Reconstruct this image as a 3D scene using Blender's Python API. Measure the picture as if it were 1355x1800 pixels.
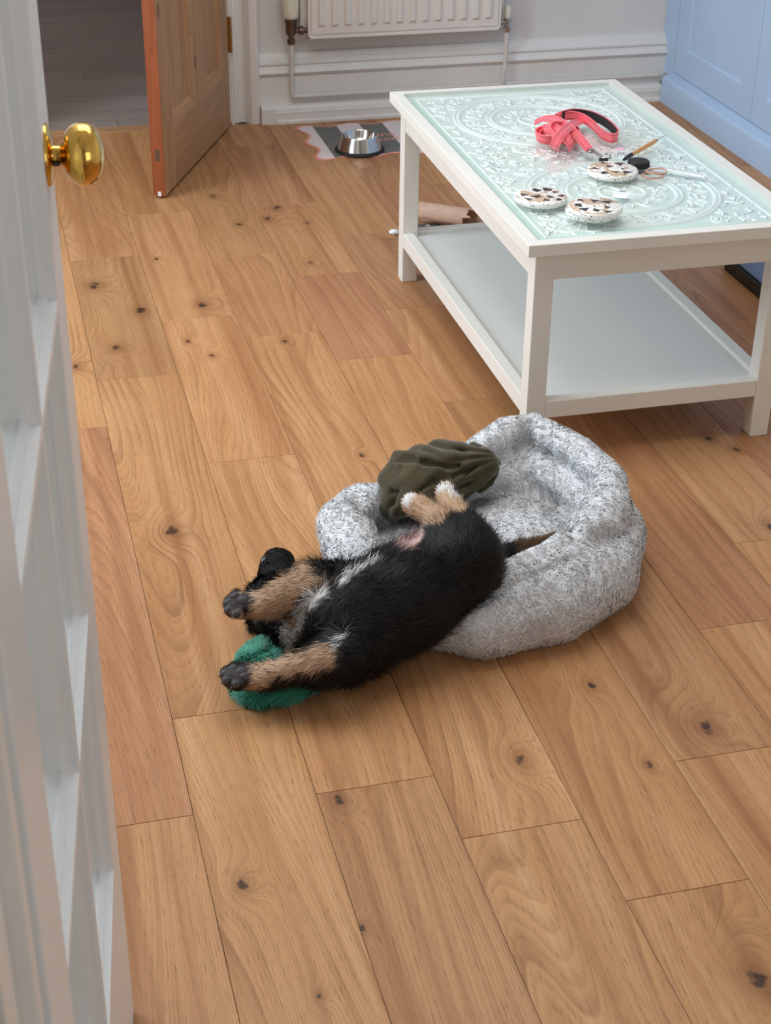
import bpy, bmesh, math, random
import numpy as np
from mathutils import Matrix, Vector, noise as mnoise

for o in list(bpy.data.objects):
    bpy.data.objects.remove(o, do_unlink=True)
scene = bpy.context.scene
col = scene.collection
rng = np.random.default_rng(7)
random.seed(7)

# ------------------------------------------------------------------ camera
IMG_W, IMG_H, FPX = 1355, 1800, 2798.09
CAM = np.array([0.0, 0.0, 1.6])
YAW, PITCH, ROLL = 0.2548091, 0.5258987, 0.013176
def cam_axes():
    cy, sy = math.cos(YAW), math.sin(YAW)
    f = np.array([sy*math.cos(PITCH), cy*math.cos(PITCH), -math.sin(PITCH)])
    r = np.array([cy, -sy, 0.0]); u = np.cross(r, f)
    c, s = math.cos(ROLL), math.sin(ROLL)
    return c*r+s*u, -s*r+c*u, f
CR, CU, CF = cam_axes()
cam_data = bpy.data.cameras.new('camera')
cam = bpy.data.objects.new('camera', cam_data); col.objects.link(cam)
cam_data.sensor_fit = 'VERTICAL'; cam_data.sensor_height = 24.0
cam_data.lens = FPX/IMG_H*24.0
cam_data.clip_start = 0.05
m = Matrix.Identity(4)
for i in range(3):
    m[i][0], m[i][1], m[i][2], m[i][3] = CR[i], CU[i], -CF[i], CAM[i]
cam.matrix_world = m
cam_data.dof.use_dof = True
cam_data.dof.focus_distance = 2.75
cam_data.dof.aperture_fstop = 11.0
scene.camera = cam

# ------------------------------------------------------------------ world and light
world = bpy.data.worlds.new('world'); scene.world = world
world.use_nodes = True
bg = world.node_tree.nodes['Background']
bg.inputs[0].default_value = (0.75, 0.87, 1.0, 1); bg.inputs[1].default_value = 1.0

def area(name, loc, direction, sx, sy, power, color):
    ld = bpy.data.lights.new(name, 'AREA'); ld.shape = 'RECTANGLE'
    ld.size, ld.size_y, ld.energy, ld.color = sx, sy, power, color
    lo = bpy.data.objects.new(name, ld); col.objects.link(lo)
    lo.location = loc
    lo.rotation_euler = Vector(direction).to_track_quat('-Z', 'Y').to_euler()
    return lo
# daylight entering through the tall windows of the left wall, and the one in the wall behind the camera
area('window_daylight', (-1.52, 3.55, 1.45), (1, 0, -0.18), 1.5, 2.5, 112, (0.77, 0.885, 1.0))
area('rear_window_daylight', (1.75, -1.32, 1.55), (0, 1, -0.10), 2.0, 1.5, 13, (0.97, 0.98, 1.0))
area('rooflight_daylight', (0.6, 2.8, 2.585), (0, 0, -1), 1.6, 1.6, 30, (1.0, 0.985, 0.955))

area('hall_fill_light', (-1.2, 7.0, 1.5), (1, -0.15, -0.35), 1.2, 0.9, 20, (1.0, 0.96, 1.0))  # added fill lamp to lift the dark hall

scene.view_settings.view_transform = 'Standard'
scene.view_settings.look = 'None'
scene.view_settings.gamma = 1.0
scene.view_settings.use_curve_mapping = False
scene.view_settings.exposure = -0.12
scene.cycles.max_bounces = 7
scene.cycles.diffuse_bounces = 4
scene.cycles.glossy_bounces = 3
scene.cycles.transparent_max_bounces = 8
scene.cycles.caustics_reflective = False
scene.cycles.caustics_refractive = False
scene.cycles.adaptive_threshold = 0.05

# ------------------------------------------------------------------ helpers
def ray(u, v):
    d = CR*((u-IMG_W/2)/FPX) - CU*((v-IMG_H/2)/FPX) + CF
    return d/np.linalg.norm(d)
def at(u, v, z=0.0):
    d = ray(u, v); t = (z-CAM[2])/d[2]
    return CAM+d*t

def srgb(r, g, b):
    def c(x):
        x /= 255.0
        return x/12.92 if x <= 0.04045 else ((x+0.055)/1.055)**2.4
    return (c(r), c(g), c(b), 1.0)

def mesh_from(name, verts, faces, smooth=False):
    me = bpy.data.meshes.new(name)
    if isinstance(faces, np.ndarray):
        n = len(verts); k = faces.shape[1]; nf = len(faces)
        me.vertices.add(n); me.vertices.foreach_set('co', np.asarray(verts, dtype=np.float32).ravel())
        me.loops.add(nf*k); me.loops.foreach_set('vertex_index', faces.astype(np.int32).ravel())
        me.polygons.add(nf)
        me.polygons.foreach_set('loop_start', (np.arange(nf)*k).astype(np.int32))
        me.update(calc_edges=True); me.validate()
    else:
        me.from_pydata([tuple(map(float, v)) for v in verts], [], [tuple(f) for f in faces])
        me.update()
    if smooth:
        me.polygons.foreach_set('use_smooth', np.ones(len(me.polygons), dtype=bool))
    return me

def set_props(o, label=None, cat=None, group=None, kind=None):
    if label: o['label'] = label
    if cat: o['category'] = cat
    if group: o['group'] = group
    if kind: o['kind'] = kind
    return o

def link(name, me, mat=None, parent=None, loc=None, rot=None):
    o = bpy.data.objects.new(name, me)
    col.objects.link(o)
    if mat is not None and me is not None and len(me.materials) == 0:
        me.materials.append(mat)
    if parent is not None: o.parent = parent
    if loc is not None: o.location = loc
    if rot is not None: o.rotation_euler = rot
    return o

def empty(name, loc, label, cat, group=None, kind=None, rz=0.0):
    o = bpy.data.objects.new(name, None); col.objects.link(o)
    o.empty_display_size = 0.05
    o.location = loc; o.rotation_euler = (0, 0, rz)
    return set_props(o, label, cat, group, kind)

class MB:
    """collects shapes; build() links them as ONE mesh object"""
    def __init__(s): s.v = []; s.f = []
    def add(s, verts, faces):
        n = len(s.v); s.v += [tuple(map(float, q)) for q in verts]
        s.f += [tuple(i+n for i in f) for f in faces]; return s
    def box(s, x0, x1, y0, y1, z0, z1):
        return s.add([(x0,y0,z0),(x1,y0,z0),(x1,y1,z0),(x0,y1,z0),(x0,y0,z1),(x1,y0,z1),(x1,y1,z1),(x0,y1,z1)],
                     [(0,3,2,1),(4,5,6,7),(0,1,5,4),(1,2,6,5),(2,3,7,6),(3,0,4,7)])
    def lathe(s, prof, seg=32, M=None):
        vs, fs = [], []
        for (r, z) in prof:
            for k in range(seg):
                a = 2*math.pi*k/seg; vs.append(Vector((r*math.cos(a), r*math.sin(a), z)))
        for i in range(len(prof)-1):
            for k in range(seg):
                k2 = (k+1) % seg
                fs.append((i*seg+k, i*seg+k2, (i+1)*seg+k2, (i+1)*seg+k))
        if prof[0][0] > 1e-6: fs.append(tuple(range(seg-1, -1, -1)))
        if prof[-1][0] > 1e-6: fs.append(tuple((len(prof)-1)*seg+k for k in range(seg)))
        if M is not None: vs = [M @ q for q in vs]
        return s.add(vs, fs)
    def prism(s, poly, p0, p1, ax_u, ax_v):
        """poly (u,v) swept straight from p0 to p1"""
        p0, p1, U, V = map(lambda q: np.array(q, float), (p0, p1, ax_u, ax_v)); n = len(poly)
        vs = [p0+U*a+V*b for a, b in poly]+[p1+U*a+V*b for a, b in poly]
        fs = [(i, (i+1) % n, n+(i+1) % n, n+i) for i in range(n)]
        fs += [tuple(range(n-1, -1, -1)), tuple(range(n, 2*n))]
        return s.add(vs, fs)
    def tube(s, pts, rad, seg=8, closed=False):
        pts = [Vector(q) for q in pts]; n = len(pts)
        rads = rad if hasattr(rad, '__len__') else [rad]*n
        vs, fs = [], []; prev = None
        for i, q in enumerate(pts):
            if closed: t = pts[(i+1) % n]-pts[i-1]
            else: t = pts[min(i+1, n-1)]-pts[max(i-1, 0)]
            t.normalize()
            if prev is None:
                a = Vector((0, 0, 1)) if abs(t.z) < 0.9 else Vector((1, 0, 0))
                prev = (a-t*a.dot(t)).normalized()
            else:
                prev = (prev-t*prev.dot(t)).normalized()
            b = t.cross(prev)
            for k in range(seg):
                an = 2*math.pi*k/seg
                vs.append(q+(prev*math.cos(an)+b*math.sin(an))*rads[i])
        for i in range(n if closed else n-1):
            j = (i+1) % n
            for k in range(seg):
                k2 = (k+1) % seg; fs.append((i*seg+k, i*seg+k2, j*seg+k2, j*seg+k))
        if not closed:
            fs.append(tuple(range(seg-1, -1, -1))); fs.append(tuple((n-1)*seg+k for k in range(seg)))
        return s.add(vs, fs)
    def ribbon(s, pts, wdirs, width, thick):
        """flat strap: pts centre line, wdirs direction of the width at each point"""
        pts = [Vector(q) for q in pts]; n = len(pts); vs, fs = [], []
        for i, q in enumerate(pts):
            t = (pts[min(i+1, n-1)]-pts[max(i-1, 0)]).normalized()
            w = Vector(wdirs[i]); w = (w-t*w.dot(t)).normalized(); nn = t.cross(w)
            for a, b in ((-1,-1),(1,-1),(1,1),(-1,1)):
                vs.append(q+w*(a*width/2)+nn*(b*thick/2))
        for i in range(n-1):
            for k in range(4):
                k2 = (k+1) % 4; fs.append((i*4+k, i*4+k2, i*4+4+k2, i*4+4+k))
        fs.append((3,2,1,0)); fs.append(tuple(4*(n-1)+k for k in range(4)))
        return s.add(vs, fs)
    def mesh(s, name, smooth=False, bevel=0.0, seg=2, angle=40):
        me = mesh_from(name, s.v, s.f, smooth)
        bm = bmesh.new(); bm.from_mesh(me)
        bmesh.ops.recalc_face_normals(bm, faces=bm.faces)
        if bevel > 0:
            ed = [e for e in bm.edges if len(e.link_faces) == 2 and e.calc_face_angle(0) > math.radians(angle)]
            bmesh.ops.bevel(bm, geom=ed, offset=bevel, segments=seg, profile=0.5, affect='EDGES', clamp_overlap=True)
        bm.to_mesh(me); bm.free()
        if smooth:
            me.polygons.foreach_set('use_smooth', np.ones(len(me.polygons), dtype=bool))
            try: me.set_sharp_from_angle(angle=math.radians(angle))
            except Exception: pass
        return me
    def build(s, name, mat, parent=None, smooth=False, bevel=0.0, seg=2, angle=40, off=None, **k):
        if off is not None:
            s.v = [(a-off[0], b-off[1], c-off[2]) for a, b, c in s.v]
        return link(name, s.mesh(name, smooth, bevel, seg, angle), mat, parent, **k)

def catmull(pts, n=8, closed=False):
    P = [np.array(q, float) for q in pts]; out = []; N = len(P)
    rngi = range(N) if closed else range(N-1)
    for i in rngi:
        if closed: a, b, c, d = P[i-1], P[i], P[(i+1) % N], P[(i+2) % N]
        else: a, b, c, d = P[max(i-1, 0)], P[i], P[i+1], P[min(i+2, N-1)]
        for k in range(n):
            t = k/n
            out.append(0.5*((2*b)+(-a+c)*t+(2*a-5*b+4*c-d)*t*t+(-a+3*b-3*c+d)*t**3))
    if not closed: out.append(P[-1])
    return out

# ------------------------------------------------------------------ node helpers
class G:
    def __init__(s, name):
        s.m = bpy.data.materials.new(name); s.m.use_nodes = True
        s.nt = s.m.node_tree; s.b = s.nt.nodes['Principled BSDF']; s.out = s.nt.nodes['Material Output']
    def n(s, t, **kw):
        nd = s.nt.nodes.new(t)
        for k, v in kw.items(): setattr(nd, k, v)
        return nd
    def put(s, sock, v):
        if isinstance(v, bpy.types.NodeSocket): s.nt.links.new(v, sock)
        elif v is not None:
            try: sock.default_value = v
            except Exception: sock.default_value = (v, v, v)
    def math(s, op, a, b=None, c=None, clamp=False):
        nd = s.n('ShaderNodeMath', operation=op); nd.use_clamp = clamp
        for i, q in enumerate((a, b, c)):
            if q is not None: s.put(nd.inputs[i], q)
        return nd.outputs[0]
    def vmath(s, op, a, b=None, scale=None):
        nd = s.n('ShaderNodeVectorMath', operation=op)
        s.put(nd.inputs[0], a)
        if b is not None: s.put(nd.inputs[1], b)
        if scale is not None: s.put(nd.inputs['Scale'], scale)
        return nd.outputs['Value'] if op in ('LENGTH', 'DOT_PRODUCT', 'DISTANCE') else nd.outputs[0]
    def mix(s, f, a, b, blend='MIX'):
        nd = s.n('ShaderNodeMix', data_type='RGBA', blend_type=blend)
        s.put(nd.inputs[0], f); s.put(nd.inputs[6], a); s.put(nd.inputs[7], b)
        return nd.outputs[2]
    def ramp(s, f, stops, interp='LINEAR'):
        nd = s.n('ShaderNodeValToRGB'); cr = nd.color_ramp; cr.interpolation = interp
        while len(cr.elements) < len(stops): cr.elements.new(0.5)
        for e, (p, c) in zip(cr.elements, stops):
            e.position = p; e.color = c if len(c) == 4 else (*c, 1)
        s.put(nd.inputs[0], f); return nd.outputs[0]
    def noise(s, vec, scale, detail=3, rough=0.5, dist=0.0, fac=True):
        nd = s.n('ShaderNodeTexNoise'); s.put(nd.inputs['Vector'], vec)
        nd.inputs['Scale'].default_value = scale; nd.inputs['Detail'].default_value = detail
        nd.inputs['Roughness'].default_value = rough; nd.inputs['Distortion'].default_value = dist
        return nd.outputs[0] if fac else nd.outputs[1]
    def vor(s, vec, scale, feature='F1', out='Distance', rnd=1.0):
        nd = s.n('ShaderNodeTexVoronoi', feature=feature); s.put(nd.inputs['Vector'], vec)
        nd.inputs['Scale'].default_value = scale; nd.inputs['Randomness'].default_value = rnd
        return nd.outputs[out]
    def obj(s): return s.n('ShaderNodeTexCoord').outputs['Object']
    def mapv(s, vec, scale=(1,1,1), loc=(0,0,0), rot=(0,0,0)):
        nd = s.n('ShaderNodeMapping'); s.put(nd.inputs[0], vec)
        nd.inputs['Scale'].default_value = scale; nd.inputs['Location'].default_value = loc
        nd.inputs['Rotation'].default_value = rot; return nd.outputs[0]
    def rnd(s): return s.n('ShaderNodeObjectInfo').outputs['Random']
    def attr(s, name, typ='OBJECT'):
        nd = s.n('ShaderNodeAttribute', attribute_type=typ); nd.attribute_name = name; return nd
    def sep(s, v):
        nd = s.n('ShaderNodeSeparateXYZ'); s.put(nd.inputs[0], v); return nd.outputs
    def comb(s, x=0.0, y=0.0, z=0.0):
        nd = s.n('ShaderNodeCombineXYZ')
        for i, q in enumerate((x, y, z)): s.put(nd.inputs[i], q)
        return nd.outputs[0]
    def bump(s, h, strength=0.2, dist=0.002):
        nd = s.n('ShaderNodeBump'); s.put(nd.inputs['Height'], h)
        nd.inputs['Strength'].default_value = strength; nd.inputs['Distance'].default_value = dist
        s.nt.links.new(nd.outputs[0], s.b.inputs['Normal'])
    def set(s, color=None, rough=None, metal=None, spec=None, **kw):
        if color is not None: s.put(s.b.inputs['Base Color'], color)
        if rough is not None: s.put(s.b.inputs['Roughness'], rough)
        if metal is not None: s.put(s.b.inputs['Metallic'], metal)
        if spec is not None: s.put(s.b.inputs['Specular IOR Level'], spec)
        for k, v in kw.items(): s.put(s.b.inputs[k.replace('_', ' ')], v)
        return s.m

def paint(name, rgb, rough=0.4, var=0.05, scale=14, bump=0.05, spec=0.5):
    g = G(name); c = srgb(*rgb); o = g.obj()
    nz = g.noise(o, scale, 4, 0.6)
    dark = tuple(x*(1-var*2) for x in c[:3])+(1,); lite = tuple(min(1, x*(1+var)) for x in c[:3])+(1,)
    g.set(g.ramp(nz, [(0.3, dark), (0.7, lite)]), g.math('MULTIPLY_ADD', nz, 0.15, rough-0.07), spec=spec)
    if bump: g.bump(g.noise(o, scale*9, 3), bump, 0.001)
    return g.m

def two_sided_fresnel(g, ior):
    # the Fresnel node inverts the index on back faces: a thin sheet reflects the same from both sides
    fr = g.n('ShaderNodeFresnel'); back = g.n('ShaderNodeNewGeometry').outputs['Backfacing']
    g.put(fr.inputs[0], g.math('MULTIPLY_ADD', back, 1.0/ior-ior, ior)); return fr
def thin_glass(name, tint, fres=1.45):
    g = G(name); g.nt.nodes.remove(g.b)
    tr = g.n('ShaderNodeBsdfTransparent'); tr.inputs[0].default_value = tint
    gl = g.n('ShaderNodeBsdfGlossy'); gl.inputs[0].default_value = (1,1,1,1); gl.inputs['Roughness'].default_value = 0.02
    fr = two_sided_fresnel(g, fres)
    mx = g.n('ShaderNodeMixShader')
    g.nt.links.new(fr.outputs[0], mx.inputs[0]); g.nt.links.new(tr.outputs[0], mx.inputs[1]); g.nt.links.new(gl.outputs[0], mx.inputs[2])
    g.nt.links.new(mx.outputs[0], g.out.inputs[0]); return g.m

def oak_material():
    g = G('oak_floor'); P = g.obj(); r = g.rnd()
    off = g.comb(g.math('MULTIPLY', r, 37.0), g.math('MULTIPLY', r, 91.0), g.math('MULTIPLY', r, 53.0))
    x, y, z = g.sep(P)
    tone = g.attr('tone'); tx, ty, tz = g.sep(tone.outputs['Vector'])   # brightness, redness, figure
    bumps = 0.0; core = 0.0; halo = 0.0
    nzk = g.noise(g.vmath('ADD', P, off), 48, 2, 0.6)
    for k in range(4):
        kx, ky, ks = g.sep(g.attr('knot%d' % k).outputs['Vector'])
        dx = g.math('SUBTRACT', x, kx); dy = g.math('MULTIPLY', g.math('SUBTRACT', y, ky), 0.62)
        d2 = g.math('ADD', g.math('MULTIPLY', dx, dx), g.math('MULTIPLY', dy, dy))
        s2 = g.math('ADD', g.math('MULTIPLY', ks, ks), 1e-7)
        q = g.math('DIVIDE', d2, s2)
        e1 = g.math('POWER', 2.718, g.math('MULTIPLY', q, -0.22))
        on = g.math('GREATER_THAN', ks, 0.0005)
        bumps = g.math('ADD', bumps, g.math('MULTIPLY', g.math('MULTIPLY', e1, on), g.math('MULTIPLY', ks, 55.0)))
        qn = g.math('ADD', q, g.math('MULTIPLY', g.math('SUBTRACT', nzk, 0.5), 1.9))
        core = g.math('MAXIMUM', core, g.math('MULTIPLY', on, g.math('SUBTRACT', 1.0, g.math('MULTIPLY', qn, 3.0), clamp=True)))
        halo = g.math('MAXIMUM', halo, g.math('MULTIPLY', on, g.math('POWER', 2.718, g.math('MULTIPLY', q, -0.6))))
    Po = g.vmath('ADD', P, off)
    big = g.noise(g.mapv(Po, (5.0, 0.62, 1)), 1.0, 1.0, 0.4)
    mid = g.noise(g.mapv(Po, (18, 2.0, 1)), 1.0, 2, 0.5)
    fig = g.math('MULTIPLY_ADD', tz, 3.2, 1.6)
    field = g.math('ADD', g.math('MULTIPLY', x, 9.0), g.math('MULTIPLY', big, fig))
    field = g.math('ADD', field, g.math('MULTIPLY', mid, 0.16))
    field = g.math('ADD', field, bumps)
    jit = g.noise(g.comb(g.math('MULTIPLY', field, 3.1), g.math('MULTIPLY', r, 77.0), 0.0), 1.0, 2, 0.6)
    field2 = g.math('ADD', field, g.math('MULTIPLY', jit, 0.30))
    rings = g.math('FRACT', g.math('MULTIPLY', field2, 3.5))
    lines = g.math('POWER', rings, 2.6)
    lines = g.math('MULTIPLY', lines, g.math('SUBTRACT', 1.0, g.math('POWER', rings, 28)))
    rings2 = g.math('FRACT', g.math('MULTIPLY', field, 14.3))
    lines2 = g.math('MULTIPLY', g.math('POWER', rings2, 2.0), g.math('SUBTRACT', 1.0, g.math('POWER', rings2, 14)))
    patch = g.noise(g.mapv(Po, (7, 1.6, 1)), 1.0, 2, 0.6)
    patch2 = g.noise(g.mapv(Po, (22, 9, 1)), 1.0, 3, 0.6)
    pore = g.noise(g.mapv(Po, (520, 34, 1)), 1.0, 2, 0.6)
    pore = g.math('MULTIPLY', g.math('GREATER_THAN', pore, 0.60), g.math('MULTIPLY_ADD', lines2, 0.8, 0.25))
    lmod = g.math('MULTIPLY', g.math('MULTIPLY_ADD', g.noise(g.mapv(Po, (9, 2.4, 1), (3,1,0)), 1.0, 2, 0.6), 2.4, -0.75, clamp=True), g.math('MULTIPLY_ADD', tz, 0.60, 0.36))
    lite = srgb(202, 157, 112); base = srgb(177, 129, 86); dark = srgb(112, 72, 42)
    c = g.mix(g.math('MULTIPLY_ADD', patch, 1.6, -0.3, clamp=True), base, lite)
    c = g.mix(g.math('MULTIPLY', g.math('SUBTRACT', patch2, 0.45, clamp=True), 0.75), c, srgb(170, 118, 78))
    c = g.mix(g.math('MULTIPLY', lines, lmod), c, dark)
    band = g.noise(g.mapv(Po, (30, .55, 1), (5,2,0)), 1.0, 2, .55)
    c = g.mix(g.math('MULTIPLY', g.math('SUBTRACT', band, .5, clamp=True), 2.8), c, srgb(146, 98, 62))
    c = g.mix(g.math('MULTIPLY', g.math('SUBTRACT', .44, band, clamp=True), 1.8), c, srgb(220, 178, 136))
    c = g.mix(g.math('MULTIPLY', lines2, 0.46), c, srgb(150, 104, 68))
    c = g.mix(g.math('MULTIPLY', pore, 0.7), c, srgb(128, 84, 54))
    c = g.mix(g.math('MULTIPLY', halo, 0.62), c, srgb(122, 78, 47))
    c = g.mix(g.math('MULTIPLY', core, .92), c, srgb(58, 40, 29))
    # a few splits along the grain
    cr = g.noise(g.mapv(Po, (60, 1.1, 1)), 1.0, 4, 0.7)
    c = g.mix(g.math('MULTIPLY', g.math('LESS_THAN', cr, 0.255), 0.6), c, srgb(92, 58, 38))
    hsv = g.n('ShaderNodeHueSaturation'); g.put(hsv.inputs['Color'], c)
    g.put(hsv.inputs['Hue'], g.math('MULTIPLY_ADD', ty, -0.02, 0.5)); g.put(hsv.inputs['Value'], tx)
    hsv.inputs['Saturation'].default_value = 1.04
    g.set(hsv.outputs[0], g.math('MULTIPLY_ADD', lines, 0.15, 0.42), spec=0.35)
    g.bump(g.math('ADD', g.math('MULTIPLY', lines, -0.6), g.math('MULTIPLY', pore, -1.0)), 0.22, 0.0007)
    return g.m

def wood_material(name, lite, dark, along=2, rough=0.45, knots=True, scale=1.0, strength=0.5):
    g = G(name); P = g.vmath('ADD', g.obj(), g.comb(g.math('MULTIPLY', g.rnd(), 20), 0.0, 0.0))
    sc = [26.0*scale]*3; sc[along] = 1.6*scale
    nz = g.noise(g.mapv(P, tuple(sc)), 1.0, 3, 0.55, 0.6)
    f = g.math('FRACT', g.math('MULTIPLY', nz, 4.0))
    sc2 = [240.0]*3; sc2[along] = 9.0
    fine = g.noise(g.mapv(P, tuple(sc2)), 1.0, 2)
    c = g.mix(g.math('MULTIPLY', g.math('POWER', f, 2.5), strength), srgb(*lite), srgb(*dark))
    c = g.mix(g.math('MULTIPLY', fine, 0.35), c, srgb(*dark))
    if knots:
        sk = [8.0]*3; sk[along] = 3.6
        v = g.vor(g.mapv(P, tuple(sk)), 1.0)
        c = g.mix(g.math('MULTIPLY', g.math('LESS_THAN', v, 0.09), 0.7), c, srgb(92, 58, 34))
    g.set(c, rough, spec=0.4); g.bump(fine, 0.1, 0.0006); return g.m

def vcol_material(name, rough=0.6, spec=0.3, sheen=0.0, bump=0.0, bscale=200, sub=0.0):
    g = G(name); a = g.attr('Col', 'GEOMETRY')
    g.set(a.outputs['Color'], rough, spec=spec)
    if sheen: g.b.inputs['Sheen Weight'].default_value = sheen
    if bump: g.bump(g.noise(g.obj(), bscale, 3), bump, 0.002)
    return g.m

MAT = {}
MAT['oak'] = oak_material()
MAT['subfloor'] = paint('subfloor', (104, 70, 46), 0.8)
MAT['wall'] = paint('wall_paint', (226, 222, 217), 0.75, 0.02, 3, 0.08)
MAT['ceiling'] = paint('ceiling_paint', (240, 240, 238), 0.8, 0.01, 3, 0.05)
MAT['trim'] = paint('trim_paint', (232, 228, 222), 0.38, 0.025, 9, 0.05)
def brushed_white():
    g = G('white_gloss_paint'); o = g.obj(); nz = g.noise(g.mapv(o, (150, 150, 1.5)), 1.0, 3, .6); n2 = g.noise(o, 9, 3)
    c = g.mix(nz, srgb(220, 223, 226), srgb(242, 242, 240)); c = g.mix(g.math('MULTIPLY', g.math('SUBTRACT', n2, .55, clamp=True), 1.2), c, srgb(214, 208, 200))
    g.set(c, .34); g.bump(nz, .25, .0012); return g.m
MAT['white_door'] = brushed_white()
MAT['table_white'] = paint('table_white_paint', (231, 228, 220), 0.36, 0.012, 6, 0.02)
MAT['shelf_white'] = paint('shelf_white_paint', (222, 222, 217), 0.42, 0.015, 5, 0.02)
MAT['blue'] = paint('cabinet_blue_paint', (178, 202, 230), 0.45, 0.02, 5, 0.03)
MAT['blue_dark'] = paint('box_blue_paint', (112, 134, 168), 0.5, 0.03, 7, 0.03)
MAT['black'] = paint('black_matt', (26, 25, 25), 0.5, 0.1, 20, 0.05)
MAT['rubber'] = paint('black_rubber', (22, 22, 23), 0.6, 0.1, 40, 0.05)
MAT['radiator'] = paint('radiator_enamel', (236, 230, 222), 0.35, 0.012, 6, 0.0)
MAT['pipe'] = paint('pipe_paint', (222, 215, 208), 0.45, 0.03, 18, 0.08)
MAT['plastic_white'] = paint('white_plastic', (228, 224, 206), 0.4, 0.02, 30, 0.02)
MAT['pine'] = wood_material('stripped_pine', (192, 150, 110), (146, 102, 68), scale=.55)
MAT['pine_h'] = wood_material('stripped_pine_cross', (188, 147, 107), (146, 102, 68), along=0, scale=.55)
MAT['pine_edge'] = wood_material('pine_orange_edge', (150, 80, 44), (104, 50, 26), knots=False)
MAT['grey_plank'] = wood_material('grey_hall_plank', (158, 145, 138), (120, 108, 102), along=0, knots=False, rough=0.4, scale=.35)
def metal(name, rgb, rough=0.15, bump=0.0):
    g = G(name); o = g.obj(); nz = g.noise(o, 30, 3)
    g.set(srgb(*rgb), g.math('MULTIPLY_ADD', nz, 0.12, rough-0.04), 1.0)
    if bump: g.bump(nz, bump, 0.001)
    return g.m
MAT['brass'] = metal('polished_brass', (226, 182, 92), 0.09)
MAT['brass_dull'] = metal('dull_brass', (170, 126, 62), 0.35)
MAT['steel'] = metal('stainless_steel', (205, 203, 200), 0.14)
MAT['bronze'] = metal('tarnished_valve_metal', (120, 104, 92), 0.4, 0.2)
MAT['chrome'] = metal('chrome', (190, 188, 186), 0.2)
MAT['pane'] = thin_glass('window_glass', (0.95, 0.98, 0.97, 1))
MAT['table_glass'] = thin_glass('green_tinted_glass', (0.965, 0.995, 0.985, 1), 1.5)
g = G('glass_edge'); g.set(srgb(120, 160, 158), 0.12, spec=0.6); MAT['glass_edge'] = g.m
MAT['mint'] = paint('mint_panel', (225, 236, 230), 0.45, 0.02, 20, 0.02)
MAT['mint_relief'] = paint('mint_relief', (244, 249, 246), 0.4, 0.015, 30, 0.02)

# ================================================================== THE ROOM
PX0, PW = 0.19047, 0.188959
Y_NEAR, Y_FAR = 0.70, 5.36
def structure(o, label, cat): return set_props(o, label, cat, kind='structure')

# floor: sub-floor slab, every plank a child
fl = MB().box(-1.62, 3.02, -1.5, 5.36, -0.06, -0.014).build('floor', MAT['subfloor'])
structure(fl, 'warm oak plank floor with knots running towards the radiator wall', 'floor')
ENDS = {-1:[1.853,3.17,4.62], 0:[2.094,3.406,4.19], 1:[1.857,2.95,3.721,4.515], 2:[1.708,3.574,4.125],
        3:[1.53,3.392,3.941,4.517,5.10], 4:[1.802,3.12,3.665,4.22], 5:[2.137,3.45,4.805], 6:[2.395,3.7,4.6]}
TONE = {(-1,0):(1.0,.1,.5),(-1,1):(.90,.5,.5),(-1,2):(1.03,.1,.8),(-1,3):(.93,.3,.3),
        (0,0):(1.04,.0,.7),(0,1):(1.0,.1,1.0),(0,2):(.85,.1,.2),(0,3):(.96,.2,.4),
        (1,0):(.91,.1,.3),(1,1):(1.04,.1,.6),(1,2):(1.06,.2,.3),(1,3):(.99,.2,.5),(1,4):(.95,.1,.4),
        (2,0):(1.0,.0,1.1),(2,1):(1.04,.1,.8),(2,2):(.98,.2,.9),(2,3):(.88,.1,.4),
        (3,0):(1.0,.0,.6),(3,1):(1.06,.1,.6),(3,2):(.85,.6,.3),(3,3):(.98,.2,.4),(3,4):(.92,.3,.5),(3,5):(.96,.1,.3),
        (4,0):(1.0,.1,.4),(4,1):(.94,.1,.6),(4,2):(.98,.2,.4),(4,3):(.86,.3,.4),(4,4):(.99,.1,.3),
        (5,0):(1.05,.0,.6),(5,1):(.92,.4,.8),(5,2):(.86,.4,.6),(5,3):(.86,.3,.6),
        (6,0):(1.08,.0,.5),(6,1):(.95,.1,.4),(6,2):(.86,.4,.6)}
KNOT_PX = [(165,502,.022),(248,546,.020),(205,612,.016),(133,645,.016),(355,535,.020),(428,1555,.013),(302,935,.020),
           (1240,1278,.022),(915,1335,.014),(1040,1205,.010),(1330,1722,.022),(595,1405,.013),(637,1632,.007),(560,1750,.006),
           (635,800,.008),(1140,1345,.009),(485,365,.020),(545,462,.010),(500,600,.009),(540,392,.008),(375,345,.016),(470,385,.018),
           (1245,770,.015),(1295,790,.014),(420,395,.012),(275,455,.008),(330,600,.009),(372,625,.010),(1355,925,.016),(845,555,.007)]
KNOTS = [(at(a, b)[0], at(a, b)[1], s) for a, b, s in KNOT_PX]
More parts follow.
